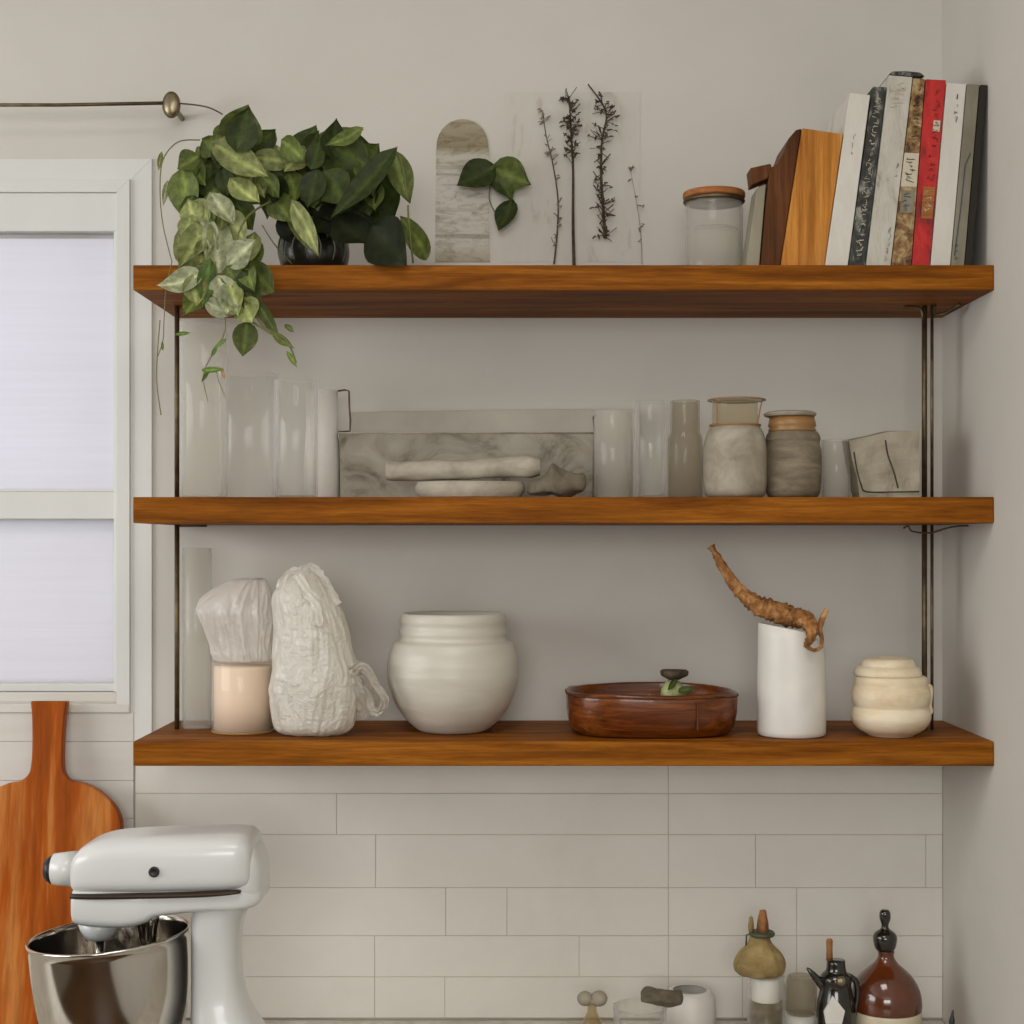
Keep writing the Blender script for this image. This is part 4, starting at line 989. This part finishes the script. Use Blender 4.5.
# bowl
wsteel = [(34, 0), (38, 3), (36, 10), (40, 16), (54, 38), (66, 68), (74, 100), (77.5, 135), (78.5, 168)]
bp = smooth_prof(wsteel, 4)
full = [(0, 1)]+bp+[(80, 169.5), (80, 171.5), (78, 172)]+[(r-1.6, h+1.2) for r, h in bp[::-1] if h > 20]+[(0, 18)]
bm = bmesh.new(); zb_ = Z(1108, Ym)
lathe(bm, 0, 0, 0, [(S(r, Ym), S(h, Ym)) for r, h in full], 72)
bmesh.ops.transform(bm, matrix=Matrix.Translation((X(121, Ym), Ym, zb_+.004)) @ Matrix.Rotation(math.radians(-4.0), 4, 'Y'), verts=bm.verts)
bo = link('mixing_bowl', bm, M['steel'], mx); bo['label'] = 'polished steel bowl'
bm = bmesh.new(); lathe(bm, X(147, Ym-.03), Ym-.03, Z(956, Ym-.03), [(0, 0), (S(8, Ym), 0), (S(9, Ym), S(20, Ym)), (S(12, Ym), S(38, Ym)), (S(13, Ym), S(40, Ym)), (0, S(41, Ym))], 28); link('attachment_shaft', bm, M['steel'], mx)
bm = bmesh.new(); lathe(bm, X(100, Ym), Ym, Z(938, Ym), [(0, 0), (S(14, Ym), 0), (S(19, Ym), S(8, Ym)), (S(22, Ym), S(18, Ym)), (0, S(18, Ym))], 32); link('beater_hub', bm, M['enamel'], mx)
bm = bmesh.new(); tube(bm, [(X(100, Ym), Ym, Z(938, Ym)), (X(100, Ym), Ym, Z(1010, Ym))], .006, 10)
tube(bm, spline([(X(100, Ym), Ym, Z(960, Ym)), (X(74, Ym), Ym, Z(990, Ym)), (X(84, Ym), Ym, Z(1040, Ym)), (X(100, Ym), Ym, Z(1060, Ym)), (X(116, Ym), Ym, Z(1040, Ym)), (X(126, Ym), Ym, Z(990, Ym)), (X(100, Ym), Ym, Z(960, Ym))]), .004, 8); link('flat_beater', bm, M['steel'], mx)
# ------------------------------------------------------------------ worktop things beside the tiles
zc = CT+.0004
Ya = 2.14
def H(py, Y=Ya): return (Z(py, Y)-zc)/S(1, Y)
t = thing('glass_stopper_bottle', (X(592, Ya), Ya, CT), 'slim green-tinted glass bottle with a double-knob stopper', 'bottle')
h0 = H(1004)
link('glass_body', pxlathe(592, Ya, zc, vessel([(13, 0), (14, 2), (14, h0-30), (9, h0-16), (5, h0-8), (4.5, h0)], 1), n=32), M['glass_amber'], t)
bm = bmesh.new()
for cx_, rr_ in ((585, 8), (599, 8.5)):
    bmesh.ops.create_uvsphere(bm, u_segments=20, v_segments=12, radius=S(rr_, Ya), matrix=Matrix.Translation(P(cx_, 998.5, Ya)) @ Matrix.Diagonal((1, .9, .92, 1)))
lathe(bm, X(592, Ya), Ya, zc+S(h0, Ya), [(0, 0), (S(4, Ya), 0), (S(5, Ya), S(5, Ya)), (0, S(7, Ya))], 16)
link('stopper', bm, M['stone1'], t)
t = thing('glass_dish', (X(648, Ya), Ya, CT), 'small clear ribbed glass dish holding a folded dried leaf', 'dish')
h0 = H(1001)
link('bowl', pxlathe(640, Ya-.02, zc, vessel([(20, 0), (24, 4), (26, h0*.5), (27, h0)], 1.2), n=40, fn=lambda a, h: 1+.02*math.sin(14*a)), M['glass'], t)
bm = bmesh.new(); roll(bm, [(641, 992, 1000), (646, 987, 1001), (658, 986.5, 1002), (670, 988, 1003), (680, 990, 1002), (683, 994, 998)], Ya-.02, 6, amp=.5, depth=1.4)
lo = min(v.co.z for v in bm.verts); bmesh.ops.translate(bm, verts=bm.verts, vec=(0, 0, zc+S(h0, Ya-.02)+.0004-lo))
tag(link('dried_leaf_bundle', bm, M['darklinen'], None), 'folded brown dried leaf bundle resting on the glass dish', 'dried leaves')
h0 = H(1003)
bm = pxlathe(690, Ya+.06, zc, vessel([(22, 0), (25, 3), (26.5, h0*.5), (25, h0-7), (21, h0-1), (18, h0)], 1.4), n=48)
tag(link('white_crock', bm, M['ceramic'], None), 'squat rounded white crock behind the glass dish', 'crock')
# cloth-capped bottle
Yb_ = 2.12
hb = lambda y: (Z(y, Yb_)-zc)/S(1, Yb_)
t = thing('herb_bottle', (X(765, Yb_), Yb_, CT), 'glass bottle of dark herbs under an ochre cloth cap with cork', 'bottle')
link('glass_body', pxlathe(766, Yb_, zc, vessel([(17, 0), (18.5, 2), (18.5, hb(985)), (18, hb(976)), (14, hb(972))], 1.2), n=40), M['glass'], t)
link('herbs', pxlathe(766, Yb_, zc+.003, [(0, 0), (16.3, 0), (16.6, hb(1001)-2.5), (0, hb(1000)-2)], n=32, fn=lambda a, h: 1+.02*nz(a*4, h*80)), M['liquid'], t)
o = link('paper_label', pxlathe(766, Yb_, zc+S(hb(1000), Yb_), [(14, 0), (14.2, 1), (14.2, hb(978)-hb(1000)), (14, hb(977)-hb(1000))], n=32), M['ceramic'], t)
bm = bmesh.new(); lathe(bm, X(760, Yb_), Yb_, zc+S(hb(975), Yb_), [(S(r, Yb_), S(h, Yb_)) for r, h in [(0, 0)]+smooth_prof([(17, 0), (24, 3), (25.5, 12), (21, 22), (12, 32), (10, 40), (11, 42)], 4)+[(0, 42)]], 48, .85, lambda a, h: 1+.04*nz(math.cos(a)*2, math.sin(a)*2, h*25)+.02*math.sin(11*a))
link('cloth_cap', bm, M['cloth'], t)
bm = bmesh.new(); lathe(bm, X(762, Yb_), Yb_, zc+S(hb(935.5), Yb_), [(0, 0), (S(12, Yb_), 0), (S(13, Yb_), S(2, Yb_)), (S(12, Yb_), S(4, Yb_)), (0, S(4, Yb_))], 28)
tube(bm, [P(750, 934, Yb_), P(746.5, 935, Yb_), P(746, 948, Yb_)], .0012, 6); link('tie_wire', bm, M['greenpaint'], t)
link('cork', pxlathe(763, Yb_, zc+S(hb(931.5), Yb_), [(0, 0), (6, 0), (5.5, 8), (4, 16), (3, 21), (0, 22)], n=16, fn=lambda a, h: 1+.15*math.sin(3*a)), M['cork'], t)
link('cork_stub', pxlathe(751, Yb_, zc+S(hb(931.5), Yb_), [(0, 0), (2.5, 0), (3, 6), (2, 14), (0, 16)], n=12), M['cloth'], t)
t = thing('smoky_jar', (X(800, 2.16), 2.16, CT), 'low smoky glass jar with white collar by the herb bottle', 'jar')
Y_ = 2.16; hq = lambda y: (Z(y, Y_)-zc)/S(1, Y_)
link('glass_top', pxlathe(801, Y_, zc+S(hq(1013), Y_), vessel([(14, 0), (16, 4), (16, 26), (14, 35), (13, 37)], 1.2), n=32), M['glass_smoke'], t)
link('white_collar', pxlathe(800, Y_, zc, [(0, 0), (17, 0), (18, 3), (18, hq(1018)), (15, hq(1013.5)), (0, hq(1013.5))], n=36), M['ceramic'], t)
# dark pitcher
t = thing('black_jug', (X(834, 2.11), 2.11, CT), 'small glossy black jug with pointed spout and cork stopper', 'jug')
Y_ = 2.11; hq = lambda y: (Z(y, Y_)-zc)/S(1, Y_)
link('body', pxlathe(836, Y_, zc, [(0, 0)]+smooth_prof([(16, 0), (19, 4), (19.5, hq(1010)), (17, hq(995)), (15, hq(985)), (16, hq(978)), (13, hq(973)), (10, hq(970)), (9, hq(960))], 3)+[(0, hq(960))], n=36), M['blackglaze'], t)
bm = bmesh.new(); sp = spline([P(824, 986, Y_), P(818, 980, Y_), P(811, 972, Y_), P(807, 968, Y_)], 4); tube(bm, sp, [.008*(1-.82*i/(len(sp)-1)) for i in range(len(sp))], 12); link('spout', bm, M['blackglaze'], t)
bm = bmesh.new(); tube(bm, spline([P(847, 975, Y_), P(856, 982, Y_), P(857, 1000, Y_), P(852, 1020, Y_)]), .0042, 10); link('handle', bm, M['blackglaze'], t)
link('stopper', pxlathe(829.5, Y_, zc+S(hq(960), Y_), [(0, 0), (3.5, 0), (3, 10), (3.4, 19), (2.5, 21), (0, 21)], n=14), M['cork'], t)
bm = bmesh.new(); bmesh.ops.create_uvsphere(bm, u_segments=16, v_segments=10, radius=S(5, Y_-.02), matrix=Matrix.Translation(P(841, 981, Y_-.022))); link('brass_stud', bm, M['brass'], t)
bm = bmesh.new(); Yl = Y_-.0275
pxprism(bm, [(824, 1012), (833, 996), (845, 1011), (842, 1024), (826, 1024)], Yl, Yl+.004); link('white_motif', bm, M['ceramic'], t, False)
# two-tone jug
Y_ = 2.13; hq = lambda y: (Z(y, Y_)-zc)/S(1, Y_)
t = thing('two_tone_jug', (X(886, Y_), Y_, CT), 'brown-shouldered stoneware bottle with a cream base and dark stopper', 'bottle')
h1 = hq(1008)
link('cream_base', pxlathe(886, Y_, zc, [(0, 0), (34, 0), (35, 2), (35, h1-2), (34.5, h1), (0, h1)], n=56), M['jugcream'], t)
link('brown_shoulder', pxlathe(886, Y_, zc+S(h1, Y_)+.0001, [(0, 0)]+smooth_prof([(34.8, 0), (35.2, 6), (33.5, 18), (27, 31), (19, 39), (12.5, 44.5), (8.5, 50), (7.8, 54), (8.5, 57)], 4)+[(0, 57)], n=56), M['brownglass'], t)
link('stopper', pxlathe(885, Y_, zc+S(h1+57.2, Y_), [(0, 0)]+smooth_prof([(8, 0), (10.5, 4), (12, 13), (10, 18), (4.5, 22), (3.6, 26), (5.4, 32), (5.4, 38), (3.5, 41)], 4)+[(0, 41)], n=32), M['blackglaze'], t)
# dark utensil tip near the corner
bm = bmesh.new(); tube(bm, spline([(X(951, 2.1), 2.1, zc+.001), (X(951.5, 2.1), 2.1, zc+.02), P(952, 1020, 2.1), P(953, 1010, 2.1)]), [.004]*13+[.003, .002, .0018, .0015, .0012, .001][:6], 8)
tag(link('dark_spike', bm, M['black'], None), 'thin dark pointed stick standing upright by the corner wall', 'stick')
# ------------------------------------------------------------------ lights, world, camera
w = bpy.data.worlds.new('world'); SC.world = w; w.use_nodes = True
w.node_tree.nodes['Background'].inputs[0].default_value = (.86, .92, 1, 1); w.node_tree.nodes['Background'].inputs[1].default_value = 1.45
def area(name, loc, rot, sx, sy, e, c):
    l = bpy.data.lights.new(name, 'AREA'); l.shape = 'RECTANGLE'; l.size = sx; l.size_y = sy; l.energy = e; l.color = c
    o = bpy.data.objects.new(name, l); COL.objects.link(o); o.location = loc; o.rotation_euler = rot; return o
area('left_window_daylight', (-2.66, .55, 1.9), (math.radians(86), 0, math.radians(-90)), 2.2, 1.0, 35, (1, .985, .955))
area('rear_fill_light', (-.32, -2.56, 1.95), (math.radians(90), 0, 0), 1.7, .95, 40, (1, .98, .94))  # unseen fill, added to light the shelf wall from the front
area('overhead_fill_light', (-.1, .7, 2.66), (0, 0, 0), .7, .7, 11, (1, .965, .91))  # unseen light, added for top light and shade under the shelves
cam = bpy.data.cameras.new('camera'); co = bpy.data.objects.new('camera', cam); COL.objects.link(co)
co.location = (0, 0, ZC); co.rotation_euler = (math.radians(90), 0, 0)
cam.sensor_width = 36; cam.lens = 36*F/1024; cam.shift_x = -(XV-512)/1024; cam.shift_y = (YH-512)/1024
cam.clip_start = .05
SC.camera = co
vs = SC.view_settings; vs.view_transform = 'Standard'; vs.look = 'None'; vs.gamma = 1; vs.exposure = -.12; vs.use_curve_mapping = False
SC.cycles.use_denoising = True
SC.cycles.max_bounces = 10; SC.cycles.transparent_max_bounces = 24
SC.cycles.caustics_reflective = False; SC.cycles.caustics_refractive = False
